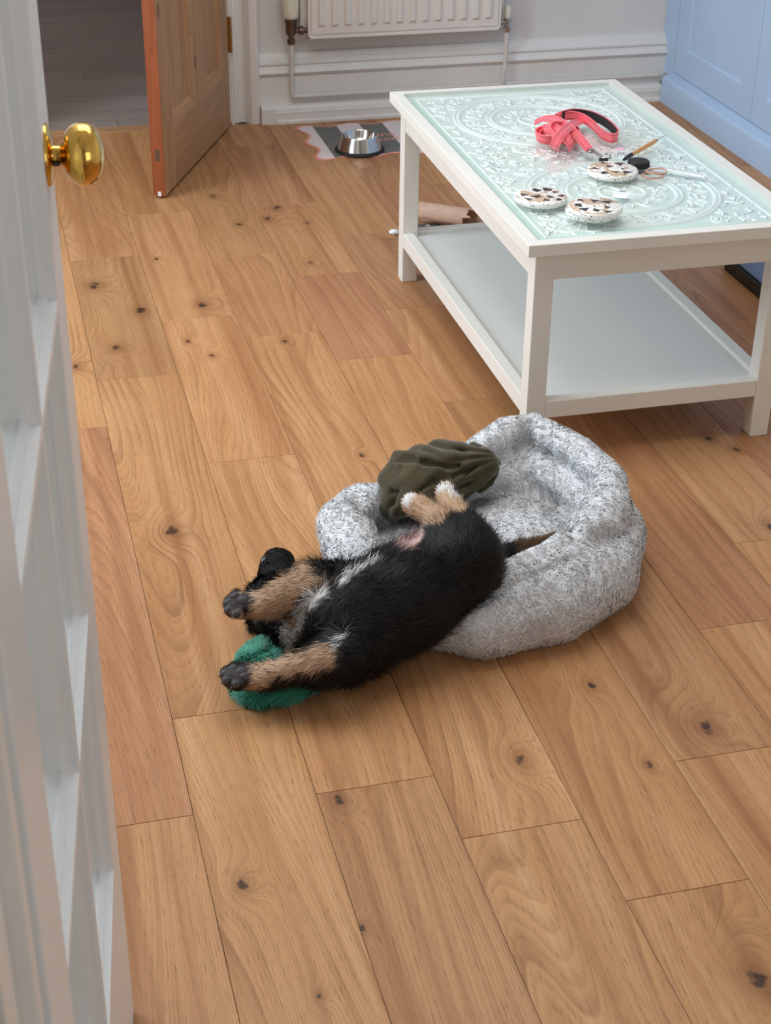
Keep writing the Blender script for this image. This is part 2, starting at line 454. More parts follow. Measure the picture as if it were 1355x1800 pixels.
for ci in range(-9, 15):
    x0 = PX0+ci*PW; x1 = x0+PW
    x0c, x1c = max(x0, -1.62), min(x1, 3.02)
    if x1c-x0c < 0.01: continue
    if ci in ENDS: ends = ENDS[ci]
    else:
        ends = []; yy = Y_NEAR+0.3+random.random()*1.2
        while yy < Y_FAR-0.3: ends.append(yy); yy += 0.8+random.random()*1.1
    ys = [-1.5]+list(ends)+[Y_FAR]
    for k in range(len(ys)-1):
        ya, yb = ys[k], ys[k+1]; gp = 0.0004
        cx, cy = (x0c+x1c)/2, (ya+yb)/2
        o = MB().box(x0c+gp-cx, x1c-gp-cx, ya+gp-cy, yb-gp-cy, -0.014, 0.0).build('plank', MAT['oak'], fl, bevel=0.0006, seg=1, loc=(cx, cy, 0))
        t = TONE.get((ci, k)) or (0.9+0.16*random.random(), 0.4*random.random(), 0.2+0.7*random.random())
        o['tone'] = [float(q) for q in t]
        kn = [q for q in KNOTS if x0 <= q[0] < x1 and ya <= q[1] < yb][:4]
        for j in range(4):
            o['knot%d' % j] = [float(kn[j][0]-cx), float(kn[j][1]-cy), float(kn[j][2])] if j < len(kn) else [0.0, 0.0, 0.0]

# hall beyond the doorway
HY0, HY1 = 5.40, 9.0
hf = MB().box(-1.3, 2.2, 5.36, HY1, -0.07, -0.016).build('floor_hall', MAT['subfloor'])
structure(hf, 'dark grey wood-effect floor of the hall beyond the pine door', 'floor')
yy = HY0; r = 0
while yy < HY1-0.05:
    xs = [-1.3]; xx = -1.3+0.3+random.random()*0.9
    while xx < 2.0: xs.append(xx); xx += 0.75+random.random()*0.5
    xs.append(2.2)
    for a, b in zip(xs[:-1], xs[1:]):
        MB().box(-(b-a)/2+.0008, (b-a)/2-.0008, -.0642, .0642, -.012, 0).build('plank', MAT['grey_plank'], hf, bevel=0.001, seg=1,
            loc=((a+b)/2, yy+0.065, -0.006+0.0006*random.random()))
    yy += 0.13; r += 1
th = MB().box(0.06, 0.83, 5.345, 5.405, -0.01, 0.004).build('trim_1', MAT['pine_h'], bevel=0.002)
structure(th, 'thin wooden threshold strip between oak floor and grey hall floor', 'threshold')

# walls
DX0, DX1, DZ = 0.055, 0.838, 2.02          # doorway in the back wall
wb = MB().box(-1.62, DX0, 5.40, 5.52, 0, 2.6).box(DX1, 3.02, 5.40, 5.52, 0, 2.6).box(DX0, DX1, 5.40, 5.52, DZ, 2.6)
structure(wb.build('wall_back', MAT['wall']), 'off-white plastered wall behind the radiator', 'wall')
WY0, WY1, WZ0, WZ1 = 2.30, 4.80, 0.70, 2.20
wl = MB().box(-1.74, -1.62, -1.5, WY0, 0, 2.6).box(-1.74, -1.62, WY1, 5.52, 0, 2.6).box(-1.74, -1.62, WY0, WY1, 0, WZ0).box(-1.74, -1.62, WY0, WY1, WZ1, 2.6)
structure(wl.build('wall_left', MAT['wall']), 'white wall with the window, to the left of the view', 'wall')
structure(MB().box(3.02, 3.14, -1.5, 5.52, 0, 2.6).build('wall_right', MAT['wall']), 'white wall behind the blue fitted cupboard', 'wall')
RX0, RX1, RZ0, RZ1 = 0.75, 2.75, 0.80, 2.30
wn = MB().box(-1.74, RX0, -1.62, -1.5, 0, 2.6).box(RX1, 3.14, -1.62, -1.5, 0, 2.6).box(RX0, RX1, -1.62, -1.5, 0, RZ0).box(RX0, RX1, -1.62, -1.5, RZ1, 2.6)
structure(wn.build('wall_front', MAT['wall']), 'white wall with a window behind the viewer', 'wall')
structure(MB().box(-1.74, -.2, -1.62, 5.52, 2.6, 2.7).box(1.4, 3.14, -1.62, 5.52, 2.6, 2.7).box(-.2, 1.4, -1.62, 2.0, 2.6, 2.7).box(-.2, 1.4, 3.6, 5.52, 2.6, 2.7).build('ceiling', MAT['ceiling']), 'plain white ceiling above the room', 'ceiling')
hw = MB().box(-1.4, -1.3, 5.52, HY1+.1, 0, 2.6).box(2.2, 2.3, 5.52, HY1+.1, 0, 2.6).box(-1.4, 2.3, HY1, HY1+.1, 0, 2.6).box(-1.4, 2.3, 5.52, HY1+.1, 2.6, 2.7)
structure(hw.build('wall_hall', paint('hall_paint', (170, 162, 156), 0.8)), 'plain walls of the dim hall beyond the doorway', 'wall')
# windows (outside the picture, they let the daylight in)
def window(name, P0, ux, w, h, label):
    e = empty(name, P0, label, 'window', kind='structure', rz=math.atan2(ux[1], ux[0]))
    f = 0.06
    MB().box(0, w, -.03, .03, 0, f).box(0, w, -.03, .03, h-f, h).box(0, f, -.03, .03, f, h-f).box(w-f, w, -.03, .03, f, h-f).box(w/2-.03, w/2+.03, -.025, .025, f, h-f).build('window_frame', MAT['trim'], e)
    for k in range(2):
        MB().box(f+k*(w/2-.03), w/2-.03+k*(w/2-.03), -.003, .003, f, h-f).build('pane', MAT['pane'], e)
window('window_1', (-1.70, WY0, WZ0), (0, 1), WY1-WY0, WZ1-WZ0, 'wide white-framed window in the left wall')
window('window_2', (RX0, -1.58, RZ0), (1, 0), RX1-RX0, RZ1-RZ0, 'white-framed window in the wall behind the viewer')

rl = empty('window_3', (0.6, 2.8, 2.62), 'square white-framed rooflight in the ceiling', 'window', kind='structure')
for q in ((-.8,.8,-.8,-.74),(-.8,.8,.74,.8),(-.8,-.74,-.74,.74),(.74,.8,-.74,.74)):
    MB().box(q[0], q[1], q[2], q[3], -.02, .06).build('window_frame', MAT['trim'], rl)
MB().box(-.74, .74, -.74, .74, .02, .026).build('pane', MAT['pane'], rl)
# skirting: lower plinth and tall moulded upper board
YB = 5.40
low = [(0,0),(.080,0),(.080,.009),(.077,.012),(.072,.013),(.072,.035),(.074,.037),(.072,.039),(.070,.050),(.062,.058),(.05,.060),(0,.060)]
up = [(0,.060),(.036,.060),(.036,.148),(.030,.151),(.030,.156),(.040,.159),(.046,.166),(.042,.176),(.036,.182),(.030,.187),(.030,.190),(.036,.193),(.036,.199),(.027,.206),(.019,.211),(.014,.221),(.011,.226),(0,.228)]
bb = empty('baseboard_back', (0.93, YB, 0), 'tall white moulded skirting board under the radiator', 'skirting board', kind='structure')
def prof_x(name, prof, xa, xb, mat, parent):
    mb = MB().prism([(-d, z) for d, z in prof], (xa, YB, 0), (xb, YB, 0), (0,1,0), (0,0,1))
    return mb.build(name, mat, parent, smooth=True, angle=25, off=(0.93, YB, 0))
prof_x('plinth_board', low, 0.985, 2.40, MAT['trim'], bb)
prof_x('plinth_return', [(0,0),(.072,0),(.072,.052),(.064,.060),(0,.060)], 0.9325, 0.985, MAT['trim'], bb)
prof_x('skirting_moulding', up, 0.9325, 2.44, MAT['trim'], bb)

# architrave round the doorway
arch = [(0,0),(0,.026),(.006,.032),(.014,.032),(.018,.026),(.030,.022),(.040,.026),(.050,.040),(.060,.052),(.072,.056),(.084,.056),(.090,.050),(.090,0)]
t2 = empty('trim_2', (DX1, YB, 0), 'white moulded door architrave beside the pine door hinge', 'architrave', kind='structure')
MB().prism(arch, (DX1+.003, YB, 0), (DX1+.003, YB, DZ+.02), (1,0,0), (0,-1,0)).build('architrave_post', MAT['trim'], t2, smooth=True, angle=25, off=(DX1, YB, 0))
MB().prism(arch, (DX0-.003, YB, 0), (DX0-.003, YB, DZ+.02), (-1,0,0), (0,-1,0)).build('architrave_post', MAT['trim'], t2, smooth=True, angle=25, off=(DX1, YB, 0))
MB().prism(arch, (DX0-.09, YB, DZ+.02), (DX1+.09, YB, DZ+.02), (0,0,1), (0,-1,0)).build('architrave_head', MAT['trim'], t2, smooth=True, angle=25, off=(DX1, YB, 0))
MB().box(DX1-.004, DX1+.004, 5.352, 5.52, 0, DZ).build('door_lining', MAT['trim'], t2, off=(DX1, YB, 0))
MB().box(DX0-.004, DX0+.004, 5.352, 5.52, 0, DZ).build('door_lining', MAT['trim'], t2, off=(DX1, YB, 0))
MB().box(DX0, DX1, 5.352, 5.52, DZ-.004, DZ+.02).build('door_lining', MAT['trim'], t2, off=(DX1, YB, 0))

# pine door, hinged on the back wall and open into the room
A = np.array([.512, 4.638]); B = np.array([.826, 5.33]); L = np.linalg.norm(B-A)
d1 = empty('door_1', (A[0], A[1], 0), 'stripped pine panelled door standing open with orange edge', 'door', kind='structure', rz=math.atan2(B[1]-A[1], B[0]-A[0]))
# local x from lock edge to hinge, local -y is the face seen from the room
T = 0.038
def dbox(x0, x1, z0, z1, y0=0.0, y1=T): return MB().box(x0, x1, y0, y1, z0, z1)
zb = 0.008
sL, sR = .112, L-.078; mu0, mu1 = .345, .457
for a, b in ((.003, sL), (sR, L)):
    dbox(a, b, zb, 1.985).build('stile', MAT['pine'], d1, bevel=.0015)
dbox(0, .003, zb, 1.985).build('stained_edge', MAT['pine_edge'], d1)['label'] = 'orange stained edge of the door'
rails = [(zb, .19), (.78, .95), (1.86, 1.985)]
for a, b in rails: dbox(sL, sR, a, b).build('rail', MAT['pine_h'], d1, bevel=.0015)
for a, b in ((.19, .78), (.95, 1.86)):
    dbox(mu0, mu1, a, b).build('muntin', MAT['pine'], d1, bevel=.0015)
    for x0, x1 in ((sL, mu0), (mu1, sR)):
        pn = dbox(x0, x1, a, b, .016, .022).build('panel', MAT['pine'], d1)
        w = .034
        def mould(c0, c1, c2, c3):   # sloped bead from frame arris to panel
            pass
        o1 = [(x0,a),(x1,a),(x1,b),(x0,b)]; i1 = [(x0+.022,a+w),(x1-.022,a+w),(x1-.022,b-w),(x0+.022,b-w)]
        m1 = [(x0+.014,a+.024),(x1-.014,a+.024),(x1-.014,b-.024),(x0+.014,b-.024)]
        for k in range(4):
            k2 = (k+1) % 4
            vs = [(o1[k][0],.001,o1[k][1]),(o1[k2][0],.001,o1[k2][1]),(m1[k2][0],.005,m1[k2][1]),(m1[k][0],.005,m1[k][1]),(i1[k2][0],.016,i1[k2][1]),(i1[k][0],.016,i1[k][1]),(o1[k][0],.016,o1[k][1]),(o1[k2][0],.016,o1[k2][1])]
            MB().add(vs, [(0,1,2,3),(3,2,4,5),(6,5,4,7),(0,3,5,6),(1,7,4,2),(0,6,7,1)]).build('moulding', MAT['pine'] if k % 2 else MAT['pine_h'], pn)
for z0 in (.252, 1.60):
    hg = MB().box(L-.001, L+.014, -.004, .006, z0, z0+.116).build('hinge', MAT['brass_dull'], d1, bevel=.0008)
    for k in range(4):
        MB().lathe([(0,0),(.0062,0),(.0062,.026),(0,.026)], 12, Matrix.Translation((L+.004, -.006, z0+.0295*k))).build('knuckle', MAT['brass_dull'], hg, smooth=True)
MB().box(-.0006, .0005, .012, .026, .115, .150).build('keep_plate', MAT['bronze'], d1)
MB().box(-.0006, .0006, .014, .024, zb, .022).build('paint_chip', MAT['trim'], d1)

# ------------------------------------------------------------------ white glazed door beside the camera
P0 = np.array([0.049, 1.40]); DD = np.array([-0.120, -0.9928])      # from lock stile towards the hinges
d2 = empty('door_2', (P0[0], P0[1], 0), 'white glazed door with small panes and brass knob at the left edge', 'door', kind='structure', rz=math.atan2(DD[1], DD[0]))
# local x = towards hinge, local +y = face turned to the room (right of the picture); check orientation: x=(-.12,-.99) -> y=(.99,-.12)
TD = 0.040
half = [(0,.005),(-.003,.0065),(-.008,.009),(-.0085,.012),(-.013,.0155),(-.015,.0165)]       # (depth, half width) of a glazing bar
def bar_poly(): return [(-w, d) for d, w in half]+[(-.0165,-TD)]+[(.0165,-TD)]+[(w, d) for d, w in reversed(half)]
zbars = [.328, .679, 1.027, 1.375, 1.723]; ztop = 2.0
xh = .489
def edge_poly(w):    # stile or rail with a moulded inner edge: x from -w (outer) to 0 (inner arris)
    return [(-w, 0), (0, 0), (.0015,-.003), (.004,-.008), (.007,-.0085), (.0105,-.013), (.0115,-.015), (.0115,-TD), (-w,-TD)]
MB().prism(edge_poly(.095), (0,0,.006), (0,0,ztop), (1,0,0), (0,1,0)).build('lock_stile', MAT['white_door'], d2, bevel=.002, angle=60)
MB().prism([(-a, b) for a, b in edge_poly(.112)], (xh,0,.006), (xh,0,ztop), (1,0,0), (0,1,0)).build('hinge_stile', MAT['white_door'], d2, bevel=.002, angle=60)
MB().prism(edge_poly(.318), (0.0,0,.328), (xh,0,.328), (0,0,1), (0,1,0)).build('bottom_rail', MAT['white_door'], d2)
MB().prism([(-a, b) for a, b in edge_poly(.12)], (0.0,0,ztop-.12), (xh,0,ztop-.12), (0,0,1), (0,1,0)).build('top_rail', MAT['white_door'], d2)
xm = .2475
MB().prism(bar_poly(), (xm,0,.328), (xm,0,ztop-.12), (1,0,0), (0,1,0)).build('glazing_bar', MAT['white_door'], d2)
for zc in zbars[1:]:
    for xa, xb in ((0.0, xm-.003), (xm+.003, xh)):
        MB().prism(bar_poly(), (xa,0,zc-.005), (xb,0,zc-.005), (0,0,1), (0,1,0)).build('glazing_bar', MAT['white_door'], d2)
zz = [.328]+[q-.005 for q in zbars[1:]]+[ztop-.12]
for k in range(5):
    for xa, xb in ((.008, xm-.014), (xm+.014, xh-.008)):
        MB().box(xa, xb, -.020, -.016, zz[k]+.012, zz[k+1]-.012).build('pane', MAT['pane'], d2)
kn = empty('door_knob', (-.038, 0, 1.153), None, None); kn.parent = d2
del_keys = [k for k in ('label', 'category') if k in kn]
for k in del_keys: del kn[k]
kn.name = 'knob_set'
Mx = Matrix.Rotation(-math.pi/2, 4, 'X')      # z of the lathe -> +y
MB().lathe([(0,0),(.0285,0),(.0285,.0015),(.026,.0035),(.020,.005),(.014,.0065),(0,.0065)], 40, Mx).build('rose', MAT['brass'], kn, smooth=True, angle=60)
nk = MB().lathe([(0,.005),(.0085,.005),(.0085,.0085),(.0082,.0125),(.0105,.0135),(.0125,.0150),(.0140,.0160),(.0195,.0175),(.0245,.0215),(.0275,.0265),(.0288,.0325),(.0280,.0385),(.0248,.0440),(.0190,.0480),(.0105,.0505),(0,.0512)], 48, Mx)
knob = nk.build('knob', MAT['brass'], kn, smooth=True, angle=60)
MB().lathe([(0,0),(.0036,0),(.0036,.0012),(0,.0012)], 14, Matrix.Translation((.0085*.75, .0088, -.0085*.66)) @ Matrix.Rotation(math.radians(132), 4, 'Y')).build('grub_screw', MAT['black'], kn, smooth=True)

# lining and stop of the doorway the white door hangs in
jb = empty('trim_3', (-.10, .70, 0), 'grey-shaded white door lining at the left edge beside the glazed door', 'door lining', kind='structure')
hx, hy = P0+DD*(xh+.112+.004)
off = (-.10, .70, 0)
MB().box(-.12, hx-.018, hy-.030, hy+.02, 0, 2.05).build('architrave_post', MAT['trim'], jb, bevel=.006, off=off)
MB().box(-.12, hx-.004, hy-.085, hy-.030, 0, 2.05).build('lining', MAT['trim'], jb, bevel=.002, off=off)
MB().box(-.12, hx-.016, hy-.20, hy-.085, 0, 2.05).build('lining', MAT['trim'], jb, bevel=.002, off=off)
structure(MB().box(-1.62, -.12, hy-.20, hy+.0, 0, 2.6).build('wall_doorway', MAT['wall']), 'white wall in which the glazed door hangs', 'wall')

# ================================================================== RADIATOR
RXa, RXb, RZa, RZb, RY = 1.094, 1.771, .286, .90, 5.31
rad = empty('radiator', ((RXa+RXb)/2, 5.36, RZa), 'white panel radiator with vertical flutes on the back wall', 'radiator')
RO = rad.location[:]
MB().box(RXa, RXb, RY+.006, RY+.018, RZa, RZb).build('front_panel', MAT['radiator'], rad, bevel=.005, seg=3, off=RO)
rim = MB()
for q in ((RXa, RXb, RZa, RZa+.010), (RXa, RXb, RZb-.010, RZb), (RXa, RXa+.008, RZa, RZb), (RXb-.008, RXb, RZa, RZb)):
    rim.box(q[0], q[1], RY, RY+.012, q[2], q[3])
rim.build('panel_rim', MAT['radiator'], rad, bevel=.002, off=RO)
MB().box(RXa+.012, RXb-.010, RY+.001, RY+.008, RZa+.014, RZb-.014).build('panel_face', MAT['radiator'], rad, bevel=.003, off=RO)
flm = MB().prism([(-.0125,0),(-.0085,-.0085),(-.004,-.010),(.004,-.010),(.0085,-.0085),(.0125,0)], (0,0,.0), (0,0,.53), (1,0,0), (0,1,0)).mesh('flute')
for v in flm.vertices:   # sloped ends
    if v.co.z < .01 and v.co.y < -.002: v.co.z += .010
    if v.co.z > .52 and v.co.y < -.002: v.co.z -= .010
for k in range(14):
    link('flute', flm, MAT['radiator'], rad, loc=(1.1405+k*.0449-RO[0], RY+.0015-RO[1], .324-RO[2]))
MB().box(RXa-.018, RXb+.022, 5.352, 5.364, RZa+.004, RZb).build('rear_panel', MAT['radiator'], rad, bevel=.004, off=RO)
for q in (RXa+.1, RXb-.13):
    MB().box(q, q+.03, 5.364, 5.3985, RZa+.03, RZb-.05).build('bracket', MAT['radiator'], rad, off=RO)
MB().box(RXa+.02, RXb-.02, RY+.02, 5.352, RZa+.012, RZb-.01).build('convector', MAT['radiator'], rad, off=RO)
def lz(prof, x, y, z=0, seg=20, rot=None):
    Mm = Matrix.Translation((x, y, z))
    if rot is not None: Mm = Mm @ rot
    return MB().lathe(prof, seg, Mm)
vx, vy = 1.040, 5.335
vb = lz([(0,.268),(.0125,.268),(.0135,.272),(.0135,.284),(.009,.288),(.009,.296),(.0165,.300),(.019,.325),(.019,.337),(.021,.340),(.021,.352),(.017,.355),(0,.355)], vx, vy).build('valve_body', MAT['bronze'], rad, smooth=True, off=RO)
Ry = Matrix.Rotation(math.pi/2, 4, 'Y')
lz([(0,0),(.0085,0),(.0085,.012),(.014,.014),(.014,.030),(.009,.032),(.009,.060),(0,.060)], vx+.012, vy, .312, 16, Ry).build('valve_tail', MAT['bronze'], rad, smooth=True, off=RO)
cp = lz([(0,.352),(.020,.352),(.024,.356),(.026,.362),(.0265,.375),(.0245,.44),(.022,.452),(0,.455)], vx, vy, 0, 28).build('valve_cap', MAT['plastic_white'], rad, smooth=True, off=RO)
for k in range(18):
    a = 2*math.pi*k/18
    MB().box(-.0016,.0016,-.0015,.0015,.378,.445).build('rib', MAT['plastic_white'], cp, loc=(vx+.0262*math.cos(a)-RO[0], vy+.0262*math.sin(a)-RO[1], -RO[2]), rot=(0,0,a+math.pi/2))
lx, ly = 1.803, 5.338
lz([(0,.272),(.010,.272),(.0125,.275),(.0125,.290),(.0085,.293),(.0085,.303),(.0125,.306),(.0125,.318),(.009,.322),(0,.322)], lx, ly).build('lockshield_body', MAT['chrome'], rad, smooth=True, off=RO)
lz([(0,.320),(.0115,.320),(.0125,.325),(.0120,.352),(.009,.361),(.004,.364),(0,.364)], lx, ly).build('lockshield_cap', MAT['plastic_white'], rad, smooth=True, off=RO)
lz([(0,0),(.007,0),(.007,.03),(0,.03)], lx-.03, ly, .306, 12, Ry).build('valve_tail', MAT['chrome'], rad, smooth=True, off=RO)
py = 5.344
hp = MB().tube(catmull([(vx,vy,.270),(vx,vy+.002,.20),(vx,py-.002,.115),(vx+.004,py,.094),(vx+.022,py,.088),(vx+.2,py,.088)], 6)+[(2.385,py,.090)], .0078, 12).build('heating_pipe', MAT['pipe'], rad, smooth=True, off=RO)
MB().tube(catmull([(lx,ly,.274),(lx,ly,.20),(lx-.004,py-.008,.12),(lx-.006,py-.004,.09)], 6), .0078, 12).build('heating_pipe', MAT['pipe'], rad, smooth=True, off=RO)

# ================================================================== BLUE FITTED CUPBOARD
CXF, CXP = 2.42, 2.393
cab = empty('fitted_cupboard', (2.7, 4.60, 0), 'pale blue fitted cupboard with panelled doors on a moulded plinth', 'cupboard')
CO = (2.7, 4.60, 0)
YC0, YC1 = 3.30, 5.40
MB().box(CXF+.012, 3.0, YC0, YC1-.001, .02, 2.2).build('carcass', MAT['blue'], cab, off=CO)
pl = [(0,0),(-.027,0),(-.027,.078),(-.025,.086),(-.020,.092),(-.012,.095),(-.006,.097),(0,.100)]
MB().prism(pl, (CXF,5.318,0), (CXF,YC0,0), (1,0,0), (0,0,1)).build('plinth', MAT['blue'], cab, smooth=True, angle=30, off=CO)
MB().box(CXF, CXF+.02, YC0, YC1-.002, .095, .1125).build('bottom_rail', MAT['blue'], cab, off=CO)
MB().box(CXF, CXF+.02, 5.286, YC1-.002, .1125, 2.2).build('end_stile', MAT['blue'], cab, off=CO)
gy = .0022
ycuts = [5.284, 4.660, 4.036, 3.42]
for k in range(3):
    yb, ya = ycuts[k]-gy/2, ycuts[k+1]+gy/2
    z0, z1 = .1150, 2.10
    dr = MB()
    fy, fz = .094, .094
    # frame with a sloped inner edge and sunk panel
    o1 = [(ya,z0),(yb,z0),(yb,z1),(ya,z1)]; i1 = [(ya+fy,z0+fz),(yb-fy,z0+fz),(yb-fy,z1-fz),(ya+fy,z1-fz)]
    i2 = [(ya+fy+.006,z0+fz+.006),(yb-fy-.006,z0+fz+.006),(yb-fy-.006,z1-fz-.006),(ya+fy+.006,z1-fz-.006)]
    vs = [(CXF,*q) for q in o1]+[(CXF,*q) for q in i1]+[(CXF+.007,*q) for q in i2]+[(CXF+.018,*q) for q in o1]
    fs = [(a, (a+1) % 4, 4+(a+1) % 4, 4+a) for a in range(4)]+[(4+a, 4+(a+1) % 4, 8+(a+1) % 4, 8+a) for a in range(4)]+[(8,9,10,11)]+[(a, 12+a, 12+(a+1) % 4, (a+1) % 4) for a in range(4)]+[(15,14,13,12)]
    dr.add(vs, fs).build('cupboard_door', MAT['blue'], cab, off=CO)

# low box glimpsed under the table
sb = empty('storage_box', (2.1, 3.4, 0), 'low grey-blue box with black base glimpsed under the right of the coffee table', 'box')
SO = (2.1, 3.4, 0)
MB().box(1.92, 2.30, 3.05, 3.74, 0, .037).build('base', MAT['black'], sb, bevel=.003, off=SO)
MB().box(1.926, 2.295, 3.055, 3.735, .037, .16).build('box_body', MAT['blue_dark'], sb, bevel=.006, off=SO)
MB().box(1.922, 2.298, 3.052, 3.738, .160, .175).build('lid', MAT['blue_dark'], sb, bevel=.005, off=SO)

# ================================================================== COFFEE TABLE
TX, TY, TYAW = 1.00743, 2.78385, -0.0051538
TW, TL, TH, OV, LG, FT = .6105, 1.1214, .4933, .0237, .0419, .0254
ct, st = math.cos(TYAW), math.sin(TYAW)
def tab(a, b): return (TX+ct*a-st*b, TY+st*a+ct*b)
tcx, tcy = tab(TW/2, TL/2)
table = empty('coffee_table', (tcx, tcy, 0), 'white wooden coffee table with glass top over carved panel and lower shelf', 'table', rz=TYAW)
hw_, hl_ = TW/2, TL/2
def tb(x0, x1, y0, y1, z0, z1): return MB().box(x0-hw_, x1-hw_, y0-hl_, y1-hl_, z0, z1)
for ix in (OV, TW-OV-LG):
    for iy in (OV, TL-OV-LG):
        tb(ix, ix+LG, iy, iy+LG, 0, TH-FT).build('leg', MAT['table_white'], table, bevel=.0022)
RW = .0285     # width of the top frame
for x0, x1, y0, y1 in ((0, TW, 0, RW), (0, TW, TL-RW, TL), (0, RW, RW, TL-RW), (TW-RW, TW, RW, TL-RW)):
    tb(x0, x1, y0, y1, TH-FT, TH).build('top_frame_rail', MAT['table_white'], table, bevel=.0014)
az0, az1 = .407, TH-FT
for x0, x1, y0, y1 in ((OV+LG, TW-OV-LG, OV+.003, OV+.021), (OV+LG, TW-OV-LG, TL-OV-.021, TL-OV-.003),
                       (OV+.003, OV+.021, OV+LG, TL-OV-LG), (TW-OV-.021, TW-OV-.003, OV+LG, TL-OV-LG)):
    tb(x0, x1, y0, y1, az0, az1).build('apron', MAT['table_white'], table, bevel=.001)
z0, z1, rw = .097, .136, .030
for x0, x1, y0, y1 in ((OV+LG, TW-OV-LG, OV+.002, OV+rw), (OV+LG, TW-OV-LG, TL-OV-rw, TL-OV-.002),
                       (OV+.002, OV+rw, OV+LG, TL-OV-LG), (TW-OV-rw, TW-OV-.002, OV+LG, TL-OV-LG)):
    tb(x0, x1, y0, y1, z0, z1).build('shelf_rail', MAT['table_white'], table, bevel=.0016)
tb(OV+rw-.004, TW-OV-rw+.004, OV+rw-.004, TL-OV-rw+.004, .112, .126).build('shelf', MAT['shelf_white'], table)
tb(RW-.006, TW-RW+.006, RW-.006, TL-RW+.006, .470, .4838).build('carved_panel', MAT['mint'], table)

# scrollwork relief under the glass
def scrollwork():
    mb = MB()
    zr = .4838
    def strip(pts, w):
        n = len(pts); P = np.array(pts); vs, fs = [], []
        for i in range(n):
            t = P[min(i+1, n-1)]-P[max(i-1, 0)]; t /= (np.linalg.norm(t)+1e-9); nn = np.array([-t[1], t[0]])
            ww = w*(0.35+0.65*math.sin(math.pi*min(1, (i+.6)/n*1.05)))
            for a, hgt in ((-1, 0), (-.35, .0026), (.35, .0026), (1, 0)):
                q = P[i]+nn*a*ww; vs.append((q[0], q[1], zr+hgt))
        for i in range(n-1):
            for k in range(3): fs.append((i*4+k, i*4+k+1, i*4+5+k, i*4+4+k))
        mb.add(vs, fs)
    def spiral(cx, cy, r, a0, hand, turns=1.35, w=.0045):
        pts = []
        for k in range(12):
            t = k/11; rr = r*(1-.82*t); an = a0+hand*turns*2*math.pi*t
            pts.append((cx+rr*math.cos(an), cy+rr*math.sin(an)))
        strip(pts, w)
    def leaf(cx, cy, an, ln, w=.006, bend=.5):
        pts = []
        for k in range(6):
            t = k/5; a = an+bend*t
            pts.append((cx+ln*t*math.cos(a), cy+ln*t*math.sin(a)))
        strip(pts, w)
    def ring(cx, cy, r, w):
        n = 72; vs, fs = [], []
        for k in range(n):
            a = 2*math.pi*k/n
            for rr, hh in ((r-w, 0), (r-w*.5, .0034), (r+w*.5, .0034), (r+w, 0)):
                vs.append((cx+rr*math.cos(a), cy+rr*math.sin(a), zr+hh))
        for k in range(n):
            k2 = (k+1) % n
            for j in range(3): fs.append((k*4+j, k*4+j+1, k2*4+j+1, k2*4+j))
        mb.add(vs, fs)
    cs = [(0.0, -.2755), (0.0, .2755)]
    xl, yl = hw_-.068, hl_-.068
    for cx, cy in cs:
        for r_, w_ in ((.050, .005), (.118, .006), (.128, .003), (.198, .006), (.208, .003)): ring(cx, cy, r_, w_)
        for k in range(8):
            a = 2*math.pi*k/8; leaf(cx+.008*math.cos(a), cy+.008*math.sin(a), a, .036, .006, .4)
        for k in range(10):
            a = 2*math.pi*k/10
            spiral(cx+.084*math.cos(a), cy+.084*math.sin(a), .021, a+1.2, 1 if k % 2 else -1)
            for s in (-1, 1): leaf(cx+.064*math.cos(a+.3), cy+.064*math.sin(a+.3), a+.3+s*.5, .042, .005, s*.6)
        for k in range(16):
            a = 2*math.pi*k/16
            spiral(cx+.163*math.cos(a), cy+.163*math.sin(a), .026, a+2.0, 1 if k % 2 else -1)
            for s in (-1, 1):
                leaf(cx+.140*math.cos(a+.196), cy+.140*math.sin(a+.196), a+.196+s*.45, .046, .005, s*.7)
                leaf(cx+.186*math.cos(a+.196), cy+.186*math.sin(a+.196), a+.196+s*2.2, .030, .0045, s*.6)
    rr = random.Random(3)
    nx, ny = 15, 32
    for i in range(nx):
        for j in range(ny):
            x = -xl+2*xl*(i+.5)/nx+rr.uniform(-.006, .006); y = -yl+2*yl*(j+.5)/ny+rr.uniform(-.006, .006)
            if min(math.hypot(x-a, y-b) for a, b in cs) < .224: continue
            if rr.random() < .55: spiral(x, y, rr.uniform(.011, .017), rr.uniform(0, 6.28), rr.choice((-1, 1)), 1.2, .004)
            for _ in range(2): leaf(x, y, rr.uniform(0, 6.28), rr.uniform(.018, .032), .0045, rr.uniform(-1, 1))
    for s in (-1, 1):
        strip([(s*(xl+.012), -yl-.012+(2*yl+.024)*k/20) for k in range(21)], .004)
        strip([(-xl-.012+(2*xl+.024)*k/20, s*(yl+.012)) for k in range(21)], .004)
    o = mb.build('scrollwork', MAT['mint_relief'], table, smooth=True, angle=80)
    o['kind'] = 'stuff'
    return o
scrollwork()
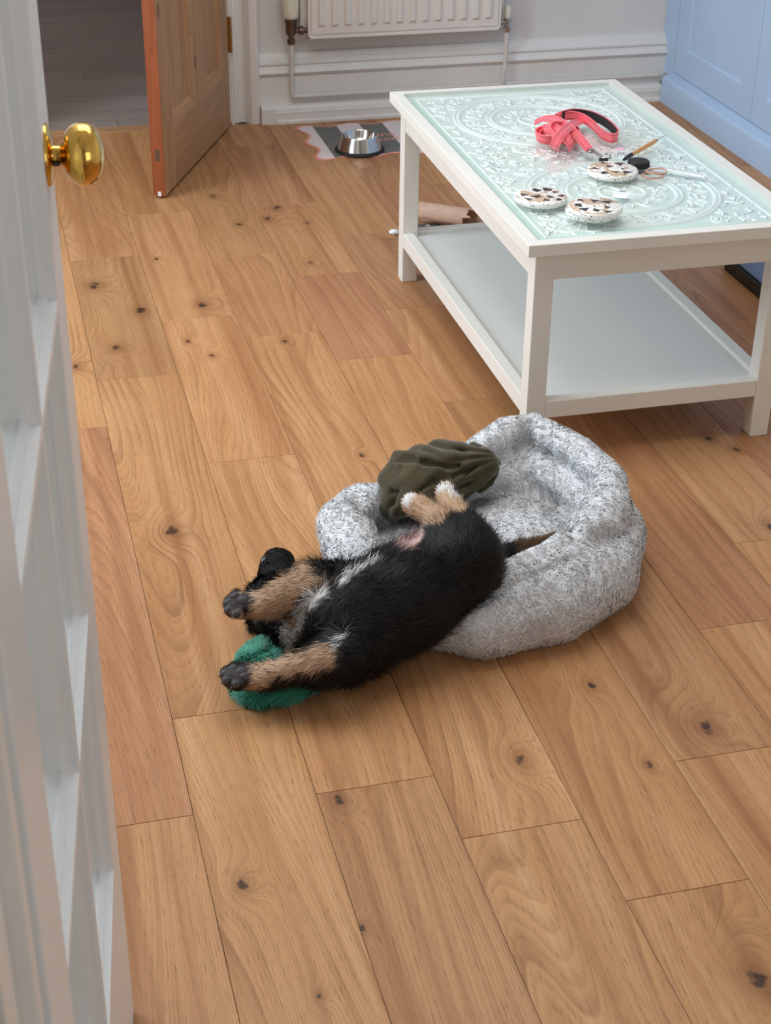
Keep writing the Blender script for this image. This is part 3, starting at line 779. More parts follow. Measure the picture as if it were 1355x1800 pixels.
# bevelled glass sheet, slightly proud of the frame
gt = .4972; ch = .012; gz0 = .4885
gx, gyy = hw_-RW+.0006, hl_-RW+.0006
glass = MB()
o4 = [(-gx,-gyy),(gx,-gyy),(gx,gyy),(-gx,gyy)]; i4 = [(-gx+ch,-gyy+ch),(gx-ch,-gyy+ch),(gx-ch,gyy-ch),(-gx+ch,gyy-ch)]
glass.add([(a,b,gt) for a,b in i4], [(0,1,2,3)]).build('glass_top', MAT['table_glass'], table)
gb = MB().add([(a,b,gz0+.003) for a,b in o4]+[(a,b,gt) for a,b in i4], [(k,(k+1)%4,4+(k+1)%4,4+k) for k in range(4)])
gb.add([(a,b,gz0-.001) for a,b in o4]+[(a,b,gz0+.003) for a,b in o4], [(k,(k+1)%4,4+(k+1)%4,4+k) for k in range(4)])
def tinted_bevel():
    g = G('green_glass_bevel'); g.nt.nodes.remove(g.b)
    tr = g.n('ShaderNodeBsdfTransparent'); tr.inputs[0].default_value = (.86, .94, .92, 1)
    gl = g.n('ShaderNodeBsdfGlossy'); gl.inputs[0].default_value = (.8,.95,.93,1); gl.inputs['Roughness'].default_value = .04
    fr = two_sided_fresnel(g, 1.5); mx = g.n('ShaderNodeMixShader')
    g.nt.links.new(fr.outputs[0], mx.inputs[0]); g.nt.links.new(tr.outputs[0], mx.inputs[1]); g.nt.links.new(gl.outputs[0], mx.inputs[2])
    g.nt.links.new(mx.outputs[0], g.out.inputs[0]); return g.m
gb.build('glass_bevel', tinted_bevel(), table)
GT = gt+.0004

# ------------------------------------------------------------------ coasters
def terrazzo():
    g = G('terrazzo'); P = g.vmath('ADD', g.obj(), g.comb(g.math('MULTIPLY', g.rnd(), 9.0), 0.0, 0.0))
    v = g.vor(P, 260, 'F1'); ci = g.vor(P, 260, 'F1', 'Color')
    spk = g.math('MULTIPLY', g.math('LESS_THAN', v, .34), g.math('GREATER_THAN', g.sep(ci)[0], .62))
    big = g.noise(P, 34, 2, .5)
    nz = g.n('ShaderNodeNewGeometry').outputs['Normal']; up_ = g.math('GREATER_THAN', g.sep(nz)[2], .8)
    c = g.mix(g.math('MULTIPLY', up_, g.math('GREATER_THAN', big, .53)), srgb(240, 236, 230), srgb(205, 178, 152))
    c = g.mix(spk, c, srgb(62, 52, 48))
    g.set(c, .35, spec=.4); return g.m
MAT['terrazzo'] = terrazzo()
MAT['chip_dark'] = paint('dark_stone_chip', (52, 42, 42), .35, .2, 80)
MAT['chip_red'] = paint('brown_stone_chip', (92, 60, 54), .35, .2, 80)
def coaster(x, y, z, label, seed, rz):
    e = empty('coaster', (x, y, z), label, 'coaster', 'terrazzo coasters on the coffee table', rz=rz)
    R_, t_ = .0555, .0122
    MB().lathe([(0,0),(R_-.003,0),(R_,.003),(R_,t_-.003),(R_-.001,t_-.001),(R_-.003,t_),(0,t_)], 56).build('disc', MAT['terrazzo'], e, smooth=True, angle=50)
    q = random.Random(seed); spots = []
    k = 0; tries = 0
    while len(spots) < 10 and tries < 500:
        tries += 1
        rr = .043*math.sqrt(q.uniform(.08, 1)); a = q.uniform(0, 6.28); px, py_ = rr*math.cos(a), rr*math.sin(a)
        if any(math.hypot(px-s[0], py_-s[1]) < .024 for s in spots): continue
        spots.append((px, py_))
        n = q.choice((3, 3, 4)); a0 = q.uniform(0, 6.28); s = q.uniform(.0085, .0135); poly = []
        for i in range(n):
            an = a0+2*math.pi*i/n+q.uniform(-.35, .35); r2 = s*q.uniform(.7, 1.2)
            u, v = px+r2*math.cos(an), py_+r2*math.sin(an)
            l = math.hypot(u, v)
            if l > R_-.004: u, v = u*(R_-.004)/l, v*(R_-.004)/l
            poly.append((u, v))
        MB().prism(poly, (0,0,t_-.0006), (0,0,t_+.0003), (1,0,0), (0,1,0)).build('chip', MAT['chip_dark'] if q.random() < .6 else MAT['chip_red'], e)
    return e
pA = at(950, 353, GT); pD = at(1076, 306, GT); pB = at(1041, 377, GT); pC = at(1046, 371, GT+.0127)
coaster(pA[0], pA[1], GT, 'single terrazzo coaster at the left, beside the stacked pair', 1, .3)
coaster(pB[0], pB[1], GT, 'lower terrazzo coaster of the stacked pair', 2, 1.1)
coaster(pC[0], pC[1], GT+.0127, 'upper terrazzo coaster of the stacked pair', 3, 2.2)
coaster(pD[0], pD[1], GT, 'terrazzo coaster beside the black round lid', 4, 4.0)

# ------------------------------------------------------------------ leash
MAT['leash'] = paint('coral_pink_leather', (255, 116, 126), .35, .05, 40, .15)
MAT['leash_black'] = paint('black_padding', (30, 24, 30), .6, .1, 60, .2)
MAT['stitch'] = paint('stitching_thread', (120, 30, 60), .7)
lp = at(985, 240, GT)
leash = empty('dog_leash', (lp[0], lp[1], GT), 'coral pink dog leash knotted up with its black-lined handle loop', 'leash')
LO = (lp[0], lp[1], GT)
SW, STK = .0215, .003
def strap(path, wd, name='strap', mat='leash', width=SW, thick=STK, n=7, parent=leash, stitch=True):
    pts = catmull(path, n); wds = catmull(wd, n)
    o = MB().ribbon(pts, wds, width, thick).build(name, MAT[mat], parent, smooth=True, angle=50, off=LO)
    if stitch:
        mb = MB(); P = [Vector(q) for q in pts]
        for i in range(0, len(P)-1):
            t = (P[i+1]-P[i]); 
            if t.length < 1e-6: continue
            tn = t.normalized(); w = Vector(wds[i]); w = (w-tn*w.dot(tn)).normalized(); nn = tn.cross(w)
            for s in (-1, 1):
                for sd in (-1, 1):
                    c = P[i]+w*(s*(width/2-.0042))+nn*(sd*(thick/2+.0002))
                    a, b = c+t*.12, c+t*.78
                    ww = w*.0006; mb.add([a-ww, a+ww, b+ww, b-ww], [(0,1,2,3)])
        mb.build('stitching', MAT['stitch'], o, off=LO)
    return o
def lq(u, v, hgt): return at(u, v, GT+hgt+.0015)
up3 = (0, 0, 1)
# handle loop standing on edge: path of the strap's centre line
hpath = [lq(972,212,.020), lq(985,204,.028), lq(1008,199,.024), lq(1038,203,.018), lq(1066,216,.0125), lq(1083,232,.0115), lq(1085,240,.0115), lq(1074,243,.0115), lq(1058,236,.0118), lq(1042,220,.014), lq(1022,207,.020), lq(1000,203,.024), lq(980,208,.026)]
hw3 = [(0,-.1,1)]*len(hpath)
strap(hpath, hw3, 'handle_loop', width=.0225)
# black padding on the inside of the loop
cen = np.mean([np.array(q) for q in hpath[2:11]], axis=0)
inner = []
for q in hpath[1:9]:
    dv = cen-np.array(q); dv[2] = 0; inner.append(np.array(q)+dv/np.linalg.norm(dv)*.0030)
strap(inner, [(0,-.1,1)]*len(inner), 'handle_padding', 'leash_black', .0205, .0024, stitch=False)
# bundle of knotted turns
def turn(c, a, b, th, tilt, hgt, n=11, span=1.0, ph=0.0):
    pts, wd = [], []
    for k in range(n):
        an = ph+2*math.pi*span*k/(n-1)
        lx_, ly_ = a*math.cos(an), b*math.sin(an)
        p_ = np.array([c[0]+lx_*math.cos(th)-ly_*math.sin(th), c[1]+lx_*math.sin(th)+ly_*math.cos(th), GT+hgt+.004+tilt*math.sin(an)])
        pts.append(p_); wd.append((.25*math.cos(an), .25*math.sin(an), 1))
    return pts, wd
kc = at(985, 240, GT+.015)
for (dx, dy, a, b, th, tilt, hg) in ((-.022,.012,.036,.026,.5,.004,.0125),(.010,-.004,.034,.026,1.6,.008,.018),(.002,.006,.046,.022,2.3,.006,.020),(.016,.012,.030,.030,.2,.006,.016),(-.006,-.010,.036,.018,.9,.010,.024)):
    pts, wd = turn((kc[0]+dx, kc[1]+dy), a, b, th, tilt, hg)
    strap(pts, wd)
# crossing wraps over the knot
strap([lq(945,238,.012), lq(962,222,.030), lq(985,232,.040), lq(1000,250,.026), lq(1004,262,.010)], [(.6,.5,.35)]*5)
strap([lq(1022,212,.014), lq(1008,218,.034), lq(990,232,.044), lq(976,252,.030), lq(974,262,.010)], [(-.8,.4,.35)]*5)
strap([lq(940,215,.012), lq(960,208,.026), lq(985,215,.036), lq(1012,236,.030), lq(1036,264,.011)], [(.5,.75,.3)]*5)
# clasp
ck = MB().tube(catmull([lq(1030,259,.010), lq(1036,262,.016), lq(1044,263,.012), lq(1043,268,.006), lq(1034,268,.006), lq(1029,263,.008)], 5, True), .0018, 8, True).build('clasp_ring', MAT['chrome'], leash, smooth=True, off=LO)
MB().tube([lq(1040,264,.010), lq(1050,271,.009), lq(1058,276,.008)], [.0035,.0042,.0032], 10).build('clasp_swivel', MAT['chrome'], leash, smooth=True, off=LO)
MB().tube(catmull([lq(1056,275,.008), lq(1066,279,.007), lq(1073,277,.006), lq(1071,272,.006), lq(1063,271,.006)], 5), .0024, 8).build('clasp_hook', MAT['chrome'], leash, smooth=True, off=LO)
MB().tube([lq(1054,282,.006), lq(1068,281,.006)], [.006,.004], 8).build('clasp_trigger', MAT['leash_black'], leash, smooth=True, off=LO)

# ------------------------------------------------------------------ small things on the table
MAT['amber'] = paint('amber_wood', (214, 148, 74), .3, .1, 60)
tp = at(1123, 266, GT)
tool = empty('craft_tool', (tp[0], tp[1], GT), 'slim orange-handled craft tool with black end and thin metal tip', 'tool')
TO = (tp[0], tp[1], GT)
def seg_pts(a, b, n): return [np.array(a)+(np.array(b)-np.array(a))*k/(n-1) for k in range(n)]
a_, b_, c_, d_ = at(1096,281,GT+.0055), at(1110,272,GT+.0055), at(1152,248,GT+.0055), at(1172,237,GT+.0055)
MB().tube(seg_pts(a_, b_, 4), [.0028,.0048,.0052,.0050], 12).build('end_cap', MAT['black'], tool, smooth=True, off=TO)
MB().tube(seg_pts(b_, c_, 5), [.0048,.0050,.0050,.0048,.0040], 12).build('handle', MAT['amber'], tool, smooth=True, off=TO)
MB().tube(seg_pts(c_, c_+(d_-c_)*.15, 3), [.0038,.0036,.0022], 12).build('ferrule', MAT['bronze'], tool, smooth=True, off=TO)
MB().tube(seg_pts(c_, d_, 3), [.0013,.0011,.0006], 8).build('metal_tip', MAT['chrome'], tool, smooth=True, off=TO)

cpn = at(1122, 293, GT)
lid = empty('round_lid', (cpn[0], cpn[1], GT), 'small black round lid between the coaster and the orange-handled tool', 'lid')
MB().lathe([(0,0),(.0225,0),(.0235,.002),(.0235,.012),(.0225,.0135),(0,.0135)], 36).build('lid_body', MAT['rubber'], lid, smooth=True, angle=50)
MB().lathe([(.0195,.0134),(.0225,.0134),(.0225,.0142),(.0195,.0142)], 36).build('lid_rim', MAT['black'], lid, smooth=True, angle=50)
for k in range(24):
    an = 2*math.pi*k/24
    MB().box(-.0008,.0008,-.001,.001,.002,.0115).build('grip_ridge', MAT['rubber'], lid, loc=(.0235*math.cos(an), .0235*math.sin(an), 0), rot=(0,0,an+math.pi/2))

MAT['copper'] = paint('copper_elastic', (196, 150, 130), .45, .1, 80, .1)
for (u, v, rx, hz, rot_, lab) in ((1147, 310, .022, .0022, 0, 'flat rose-brown hair tie lying on the glass beside the black lid'), (1153, 306, .0205, .0064, .5, 'rose-brown hair tie resting on top of the other one')):
    c = at(u, v, GT)
    o = MB().tube([(rx*math.cos(2*math.pi*k/40)*1.08, rx*math.sin(2*math.pi*k/40)*.92, hz+.0012*math.sin(4*math.pi*k/40+rot_)*(.3 if hz < .003 else 1)) for k in range(40)], .0020, 8, True).build('hair_tie', MAT['copper'], None, smooth=True, loc=(c[0], c[1], GT))
    set_props(o, lab, 'hair tie', 'hair ties on the coffee table')

def strip_mat():
    g = G('white_ribbed_plastic'); g.set(srgb(250, 251, 252), .35); return g.m
MAT['strip'] = strip_mat()
sp = at(1190, 303, GT)
rs = empty('ribbed_strip', (sp[0], sp[1], GT), 'white ribbed plastic strip running right from behind the black lid', 'plastic strip')
RS = (sp[0], sp[1], GT)
cl = catmull([at(1062,288,GT+.0012), at(1095,289,GT+.0012), at(1135,292,GT+.0012), at(1170,297,GT+.0012), at(1205,303,GT+.0012), at(1240,310,GT+.0012)], 10)
MB().ribbon(cl, [(0,1,0)]*len(cl), .016, .0022).build('strip_band', MAT['strip'], rs, off=RS)
tn = MB()
for i in range(0, len(cl)-2):
    for f_ in (0, .5):
        q = np.array(cl[i])+(np.array(cl[i+1])-np.array(cl[i]))*f_
        tn.box(q[0]-.0007, q[0]+.0007, q[1]+.0005, q[1]+.006, q[2]+.0007, q[2]+.0016)
tn.build('ridges', paint('strip_ridges', (186, 194, 200), .4), rs, off=RS)['kind'] = 'stuff'

pc = at(1091, 343, GT)
pap = MB().add([(-.024,-.010,0),(.004,-.022,0),(.026,.010,.0006),(-.006,.022,.0004),(-.024,-.010,.0004),(.004,-.022,.0004),(.026,.010,.0010),(-.006,.022,.0008)], [(0,3,2,1),(4,5,6,7),(0,1,5,4),(1,2,6,5),(2,3,7,6),(3,0,4,7)]).build('paper_slip', paint('white_paper', (238, 240, 244), .7), None, loc=(pc[0], pc[1], GT))
set_props(pap, 'small square white paper slip behind the stacked coasters', 'paper')
pk = at(1090, 262, GT)
petal = MB().lathe([(0,0),(.009,0),(.0095,.0006),(.009,.0012),(0,.0012)], 20).build('pink_scrap', paint('pink_foam', (250, 178, 206), .6), None, loc=(pk[0], pk[1], GT))
petal.scale = (1.25, .85, 1)
set_props(petal, 'tiny pale pink scrap behind the orange-handled tool', 'scrap')

# ------------------------------------------------------------------ under the table
def cardboard():
    g = G('brown_cardboard'); o = g.obj(); n1 = g.noise(g.mapv(o, (30, 30, 160)), 1, 3); n2 = g.noise(o, 40, 3)
    g.set(g.mix(n1, srgb(206, 176, 156), srgb(176, 142, 122)), .8, spec=.2); g.bump(n2, .15, .001); return g.m
MAT['card'] = cardboard()
ta, tb_ = at(742, 372, .030), at(822, 384, .030)
axis = (tb_-ta); ln = np.linalg.norm(axis); axis /= ln
sidev = np.array([-axis[1], axis[0], 0]); upv = np.array([0, 0, 1.0])
vs, fs = [], []
NA, NL = 40, 14; r0 = .028
for layer in (0, 1):
    for i in range(NL):
        t = i/(NL-1)
        for k in range(NA):
            a = -2.1+5.1*k/(NA-1)
            rr = r0*(1+.16*(k/(NA-1)))-layer*.0012
            e0 = .006*math.sin(a*5.1)+.005*math.sin(a*11)+.004*math.sin(a*17)
            ext = (1-t)*(-.008+e0*.4)+t*(ln+.008+e0*1.3+.010*math.cos(a-1.2))
            q = ta+axis*ext+sidev*(rr*math.sin(a)*1.1)+upv*(rr*math.cos(a)*.92)
            vs.append(q)
for layer in (0, 1):
    o_ = layer*NA*NL
    for i in range(NL-1):
        for k in range(NA-1):
            fs.append((o_+i*NA+k, o_+i*NA+k+1, o_+(i+1)*NA+k+1, o_+(i+1)*NA+k))
n2_ = NA*NL
for i in range(NL-1):
    for k in (0, NA-1): fs.append((i*NA+k, (i+1)*NA+k, n2_+(i+1)*NA+k, n2_+i*NA+k))
for k in range(NA-1):
    for i in (0, NL-1): fs.append((i*NA+k, i*NA+k+1, n2_+i*NA+k+1, n2_+i*NA+k))
vs = np.array(vs); zmin = vs[:, 2].min(); vs[:, 2] -= zmin-.0006
tm = vs.mean(0)*[1, 1, 0]
tube_o = MB().add(vs-tm, fs).build('cardboard_tube', MAT['card'], None, smooth=True, angle=60, loc=tuple(tm))
set_props(tube_o, 'torn brown cardboard tube lying on the floor behind the table leg', 'cardboard tube')
# second loose flap of card beside it
fa = at(850, 392, .0)
vs, fs = [], []
for i in range(9):
    for k in range(12):
        a = -1.0+2.2*k/11; rr = .034
        q = fa+axis*((i/8-.5)*.10+.006*math.sin(k*2.3)*(abs(i/8-.5)*2))+sidev*(rr*math.sin(a))+upv*(rr*math.cos(a)-.014)
        vs.append(q)
for i in range(8):
    for k in range(11): fs.append((i*12+k, i*12+k+1, i*12+13+k, i*12+12+k))
vs = np.array(vs); vs[:, 2] -= vs[:, 2].min()-.0004
flap = MB().add(vs-fa*[1,1,0], fs).build('cardboard_flap', MAT['card'], None, smooth=True, loc=(fa[0], fa[1], 0))
sol = flap.modifiers.new('thickness', 'SOLIDIFY'); sol.thickness = .0012; sol.offset = 1
set_props(flap, 'curved torn cardboard flap beside the cardboard tube', 'cardboard')
fp = at(752, 397, 0)
jag = [(-.035,-.012),(-.01,-.016),(.012,-.013),(.030,-.018),(.036,.004),(.026,.012),(.010,.016),(-.012,.012),(-.034,.018)]
frag = empty('packaging_scrap', (fp[0], fp[1], 0), 'dark grey torn packaging scrap with a white mark, behind the table leg', 'scrap')
MB().prism(jag, (0,0,.0003), (0,0,.0018), (1,0,0), (0,1,0)).build('card', paint('dark_grey_card', (72, 70, 70), .6), frag)
MB().box(-.008,.004,-.006,-.003,.0018,.0021).box(-.006,-.003,-.006,.004,.0018,.0021).box(.001,.004,-.003,.006,.0018,.0021).build('white_mark', paint('white_print', (230, 228, 226), .7), frag)
ws = at(692, 412, 0)
bm = bmesh.new(); bmesh.ops.create_icosphere(bm, subdivisions=3, radius=.012)
for v in bm.verts:
    v.co *= 1+.55*mnoise.noise(v.co*180); v.co.z *= .55
zm = min(v.co.z for v in bm.verts)
for v in bm.verts: v.co.z -= zm
me = bpy.data.meshes.new('tissue_scrap'); bm.to_mesh(me); bm.free()
ts = link('tissue_scrap', me, paint('tissue_white', (236, 236, 236), .9), None, loc=(ws[0], ws[1], 0))
set_props(ts, 'tiny crumpled white tissue scrap at the far table leg', 'scrap')

# ================================================================== FEEDING MAT AND BOWL
MX0, MX1, MY0, MY1 = 1.035, 1.575, 4.905, 5.288
def scallop(w, n=14):
    """closed wavy outline of the mat, w further in"""
    x0_, x1_, y0_, y1_ = MX0+w, MX1-w, MY0-.004+w, MY1-w; pts = []
    per = [((x0_, y0_), (x1_, y0_), 3), ((x1_, y0_), (x1_, y1_), 2), ((x1_, y1_), (x0_, y1_), 3), ((x0_, y1_), (x0_, y0_), 2)]
    cc = .028
    for (a, b, nn) in per:
        a, b = np.array(a), np.array(b); d_ = b-a; L_ = np.linalg.norm(d_); d_ /= L_; no = np.array([d_[1], -d_[0]])
        for k in range(nn*n+1):
            t = k/(nn*n)
            pts.append(a+d_*(cc+(L_-2*cc)*t)+no*(.0125*math.cos(2*math.pi*nn*t)-.0125))
        ce = b-d_*cc-no*cc
        for k in range(1, 8):
            an = math.pi/2*k/8; pts.append(ce+no*cc*math.cos(an)+d_*cc*math.sin(an))
    return np.array(pts)
outl = scallop(0.0); inl = scallop(.0105)
mc = np.array([(MX0+MX1)/2, (MY0+MY1)/2])
def mat_shader():
    g = G('striped_mat'); x, y, z = g.sep(g.obj())
    xs = g.math('DIVIDE', g.math('SUBTRACT', x, 1.0960-mc[0]-.0812), .0812)
    odd = g.math('LESS_THAN', g.math('MODULO', g.math('ADD', xs, 10.0), 2.0), 1.0)
    c = g.mix(odd, srgb(112, 112, 108), srgb(226, 212, 212))
    g.set(c, .7, spec=.2); g.bump(g.noise(g.obj(), 500, 2), .1, .0005); return g.m
fm = empty('feeding_mat', (mc[0], mc[1], 0), 'wavy-edged striped feeding mat with a coral border under the steel bowl', 'mat')
def fan_slab(P, z0_, z1_):
    n = len(P); vs = [(q[0]-mc[0], q[1]-mc[1], z0_) for q in P]+[(q[0]-mc[0], q[1]-mc[1], z1_) for q in P]+[(0, 0, z0_), (0, 0, z1_)]
    fs = [(i, (i+1) % n, n+(i+1) % n, n+i) for i in range(n)]+[(n+i, n+(i+1) % n, 2*n+1) for i in range(n)]+[((i+1) % n, i, 2*n) for i in range(n)]
    return MB().add(vs, fs)
fan_slab(outl, .0005, .0022).build('border', paint('coral_border', (236, 158, 138), .7), fm)
fan_slab(inl, .0022, .0028).build('striped_field', mat_shader(), fm)
def lettering(txt, x, y, size, mat, parent, off_, name='lettering', z=.0029):
    cu = bpy.data.curves.new(name, 'FONT'); cu.body = txt; cu.size = size; cu.align_x = 'CENTER'; cu.extrude = .0002
    cu.resolution_u = 3
    ob = bpy.data.objects.new('tmp', cu); col.objects.link(ob)
    me = bpy.data.meshes.new_from_object(ob.evaluated_get(bpy.context.evaluated_depsgraph_get()))
    bpy.data.objects.remove(ob)
    me.name = name; me.materials.clear()
    return link(name, me, mat, parent, loc=(x-off_[0], y-off_[1], z))
MAT['letter'] = paint('coral_print', (226, 150, 128), .7)
bpy.context.view_layer.update()
lettering('bone', 1.298, 5.112, .056, MAT['letter'], fm, mc)
lettering('appetit', 1.294, 5.062, .056, MAT['letter'], fm, mc)

bc = at(632, 264, .003)
bowl = empty('dog_bowl', (bc[0], bc[1], .0029), 'stainless steel dog bowl with black rubber base on the striped mat', 'bowl')
MB().lathe([(.060,0),(.078,0),(.0815,.002),(.0815,.006),(.079,.009),(.072,.010),(.060,.010)], 56).build('rubber_ring', MAT['rubber'], bowl, smooth=True, angle=60)
MB().lathe([(.0725,.0085),(.0715,.012),(.060,.046),(.0590,.051),(.0575,.053),(.0555,.052),(.0545,.049),(.050,.030),(.043,.016),(.032,.0115),(0,.011)], 56).build('steel_bowl', MAT['steel'], bowl, smooth=True, angle=70)

# ================================================================== SOFT THINGS: signed-distance modelling
def vnoise(P, s, seed=0):
    """smooth value noise in [-1,1], vectorised"""
    Q = P*s+seed*17.31; i = np.floor(Q).astype(np.int64); f = Q-i; f = f*f*(3-2*f)
    def hsh(a, b, c):
        n = (a*374761393+b*668265263+c*2147483647+seed*974711) & 0xffffffff
        n = ((n ^ (n >> 13))*1274126177) & 0xffffffff
        n = n ^ (n >> 16)
        return (n & 0xffff)/32767.5-1.0
    out = 0
    for a in (0, 1):
        for b in (0, 1):
            for c in (0, 1):
                w = (f[:, 0] if a else 1-f[:, 0])*(f[:, 1] if b else 1-f[:, 1])*(f[:, 2] if c else 1-f[:, 2])
                out = out+w*hsh(i[:, 0]+a, i[:, 1]+b, i[:, 2]+c)
    return out
def seg_dist(P, a, b):
    a, b = np.asarray(a, float), np.asarray(b, float); ab = b-a
    t = np.clip(((P-a)@ab)/(ab@ab+1e-12), 0, 1)
    return np.linalg.norm(P-(a+t[:, None]*ab), axis=1), t
def cone(P, a, b, ra, rb):
    d, t = seg_dist(P, a, b); return d-(ra+(rb-ra)*t)
def ellip(P, c, rad, R=None):
    q = P-np.asarray(c, float)
    if R is not None: q = q@R
    rad = np.asarray(rad, float)
    k0 = np.linalg.norm(q/rad, axis=1); k1 = np.linalg.norm(q/(rad*rad), axis=1)
    return k0*(k0-1)/(k1+1e-9)
def smin(a, b, k):
    h_ = np.clip(.5+.5*(b-a)/k, 0, 1); return b*(1-h_)+a*h_-k*h_*(1-h_)
def chain(P, pts):
    d = None
    for p, q in zip(pts[:-1], pts[1:]):
        e = cone(P, p[:3], q[:3], p[3], q[3]); d = e if d is None else np.minimum(d, e)
    return d
def poly_dist(P, pts):
    d = None
    for p, q in zip(pts[:-1], pts[1:]):
        e = seg_dist(P, p, q)[0]; d = e if d is None else np.minimum(d, e)
    return d
def hit(f, u, v, t0=1.2, t1=4.0):
    """point where the view ray through (u,v) meets the surface f = 0"""
    d = ray(u, v); ts = np.linspace(t0, t1, 700); P = CAM+ts[:, None]*d
    s = f(P); k = np.argmax(s < 0)
    if not (s < 0).any(): k = int(np.argmin(s))
    return P[k]
def surface(f, lo, hi, hh):
    lo, hi = np.array(lo, float), np.array(hi, float); n = np.ceil((hi-lo)/hh).astype(int)+1
    ax = [lo[i]+hh*np.arange(n[i]) for i in range(3)]
    X = np.stack(np.meshgrid(*ax, indexing='ij'), -1).reshape(-1, 3)
    V = np.concatenate([f(c) for c in np.array_split(X, max(1, len(X)//400000))]).reshape(n)
    S = V < 0
    cs = [(a, b, c) for a in (0, 1) for b in (0, 1) for c in (0, 1)]
    def crn(arr, c): return arr[c[0]:n[0]-1+c[0], c[1]:n[1]-1+c[1], c[2]:n[2]-1+c[2]]
    cnt = sum(crn(S, c).astype(int) for c in cs); act = (cnt > 0) & (cnt < 8)
    idx = -np.ones(act.shape, int); idx[act] = np.arange(act.sum())
    base = np.stack(np.nonzero(act), -1)
    acc = np.zeros((len(base), 3)); num = np.zeros(len(base))
    vals = {c: crn(V, c)[act] for c in cs}
    for c in cs:
        for a in range(3):
            if c[a] == 0:
                e = list(c); e[a] = 1; e = tuple(e); va, vb = vals[c], vals[e]; mk = (va < 0) != (vb < 0)
                t = np.where(mk, va/(va-vb+1e-20), 0); pt = np.tile(np.array(c, float), (len(base), 1)); pt[:, a] += t
                acc[mk] += pt[mk]; num[mk] += 1
    verts = lo+hh*(base+acc/num[:, None])
    F = []
    for a in range(3):
        b, c = (a+1) % 3, (a+2) % 3
        sl0 = [slice(None)]*3; sl1 = [slice(None)]*3; sl0[a] = slice(0, n[a]-1); sl1[a] = slice(1, n[a])
        s0, s1 = S[tuple(sl0)], S[tuple(sl1)]; mk = s0 != s1
        I = np.stack(np.nonzero(mk), -1)
        ok = (I[:, b] > 0) & (I[:, c] > 0) & (I[:, b] < n[b]-1) & (I[:, c] < n[c]-1); I = I[ok]
        fl_ = s0[tuple(I.T)]
        def g_(db, dc):
            J = I.copy(); J[:, b] -= db; J[:, c] -= dc; return idx[tuple(J.T)]
        q = np.stack([g_(1, 1), g_(0, 1), g_(0, 0), g_(1, 0)], -1)
        q[~fl_] = q[~fl_][:, ::-1]; F.append(q)
    F = np.concatenate(F); F = F[(F >= 0).all(1)]
    return verts, F
def grad(f, P, e=.0015):
    g_ = np.stack([f(P+np.eye(3)[i]*e)-f(P-np.eye(3)[i]*e) for i in range(3)], -1)
    return g_/(np.linalg.norm(g_, axis=1)[:, None]+1e-12)
def add_col(me, cols):
    a = me.color_attributes.new('Col', 'FLOAT_COLOR', 'POINT')
    a.data.foreach_set('color', np.concatenate([cols, np.ones((len(cols), 1))], 1).astype(np.float32).ravel())
def soft_obj(name, verts, faces, cols, mat, parent=None, loc=(0,0,0)):
    me = mesh_from(name, verts-np.array(loc), faces, True)
    add_col(me, cols)
    return link(name, me, mat, parent, loc=None if parent is not None else loc)
def unit(v): return v/(np.linalg.norm(v, axis=-1, keepdims=True)+1e-12)
def fur(name, verts, faces, f, count, lenf, dirf, colf, width, mat, parent, loc, keep=None, lift=.35, jitter=.35, seed=1, wild=0.0, njit=.07):
    """strands as thin blades rooted on the surface"""
    rg = np.random.default_rng(seed)
    T = np.concatenate([faces[:, [0, 1, 2]], faces[:, [0, 2, 3]]])
    a, b, c = verts[T[:, 0]], verts[T[:, 1]], verts[T[:, 2]]
    ar = np.linalg.norm(np.cross(b-a, c-a), axis=1)
    if keep is not None: ar = ar*keep((a+b+c)/3)
    k = rg.choice(len(T), count, p=ar/ar.sum())
    u, v = rg.random(count), rg.random(count); fl_ = u+v > 1; u[fl_], v[fl_] = 1-u[fl_], 1-v[fl_]
    p = a[k]+(b[k]-a[k])*u[:, None]+(c[k]-a[k])*v[:, None]
    n = grad(f, p)
    t = dirf(p, n); t = t-n*(t*n).sum(1, keepdims=True); t = unit(t)
    t = unit(t+rg.normal(0, jitter, (count, 3))); t = unit(t-n*(t*n).sum(1, keepdims=True))
    L_ = lenf(p)*rg.uniform(.7, 1.25, count); L_ = L_[:, None]
    lf = lift*rg.uniform(.6, 1.4, count)[:, None]*np.where(rg.random((count, 1)) < wild, 2.2, 1.0)
    mid = p+n*L_*lf*.75+t*L_*.45; tip = p+n*L_*lf+t*L_*.98
    side = unit(np.cross(t, n)+rg.normal(0, .25, (count, 3)))*(width*.5)*rg.uniform(.7, 1.3, (count, 1))
    V = np.stack([p-side-n*.0008, p+side-n*.0008, mid+side*.75, mid-side*.75, tip], 1).reshape(-1, 3)
    o5 = np.arange(count)[:, None]*5
    tri = np.concatenate([o5+[0, 1, 2], o5+[0, 2, 3], o5+[3, 2, 4]], 0)
    cr, ctp = colf(p, rg)
    C = np.stack([cr, cr, (cr+ctp)/2, (cr+ctp)/2, ctp], 1).reshape(-1, 3)
    me = mesh_from(name, V-np.array(loc), tri, True)
    add_col(me, C)
    N = np.repeat(unit(n*.8+t*.3+rg.normal(0, njit, (count, 3)))[:, None, :], 5, 1).reshape(-1, 3)
    try: me.normals_split_custom_set_from_vertices(N.tolist())
    except Exception as ex: print('normals', ex)
    o = link(name, me, mat, parent); o['kind'] = 'stuff'
    return o

MAT['fleece'] = vcol_material('frosted_fleece', .85, .15, .3)
MAT['fur'] = vcol_material('puppy_fur', .48, .28)
MAT['skin'] = vcol_material('puppy_coat_skin', .7, .2)
MAT['toyfur'] = vcol_material('green_plush', .8, .2, .3)

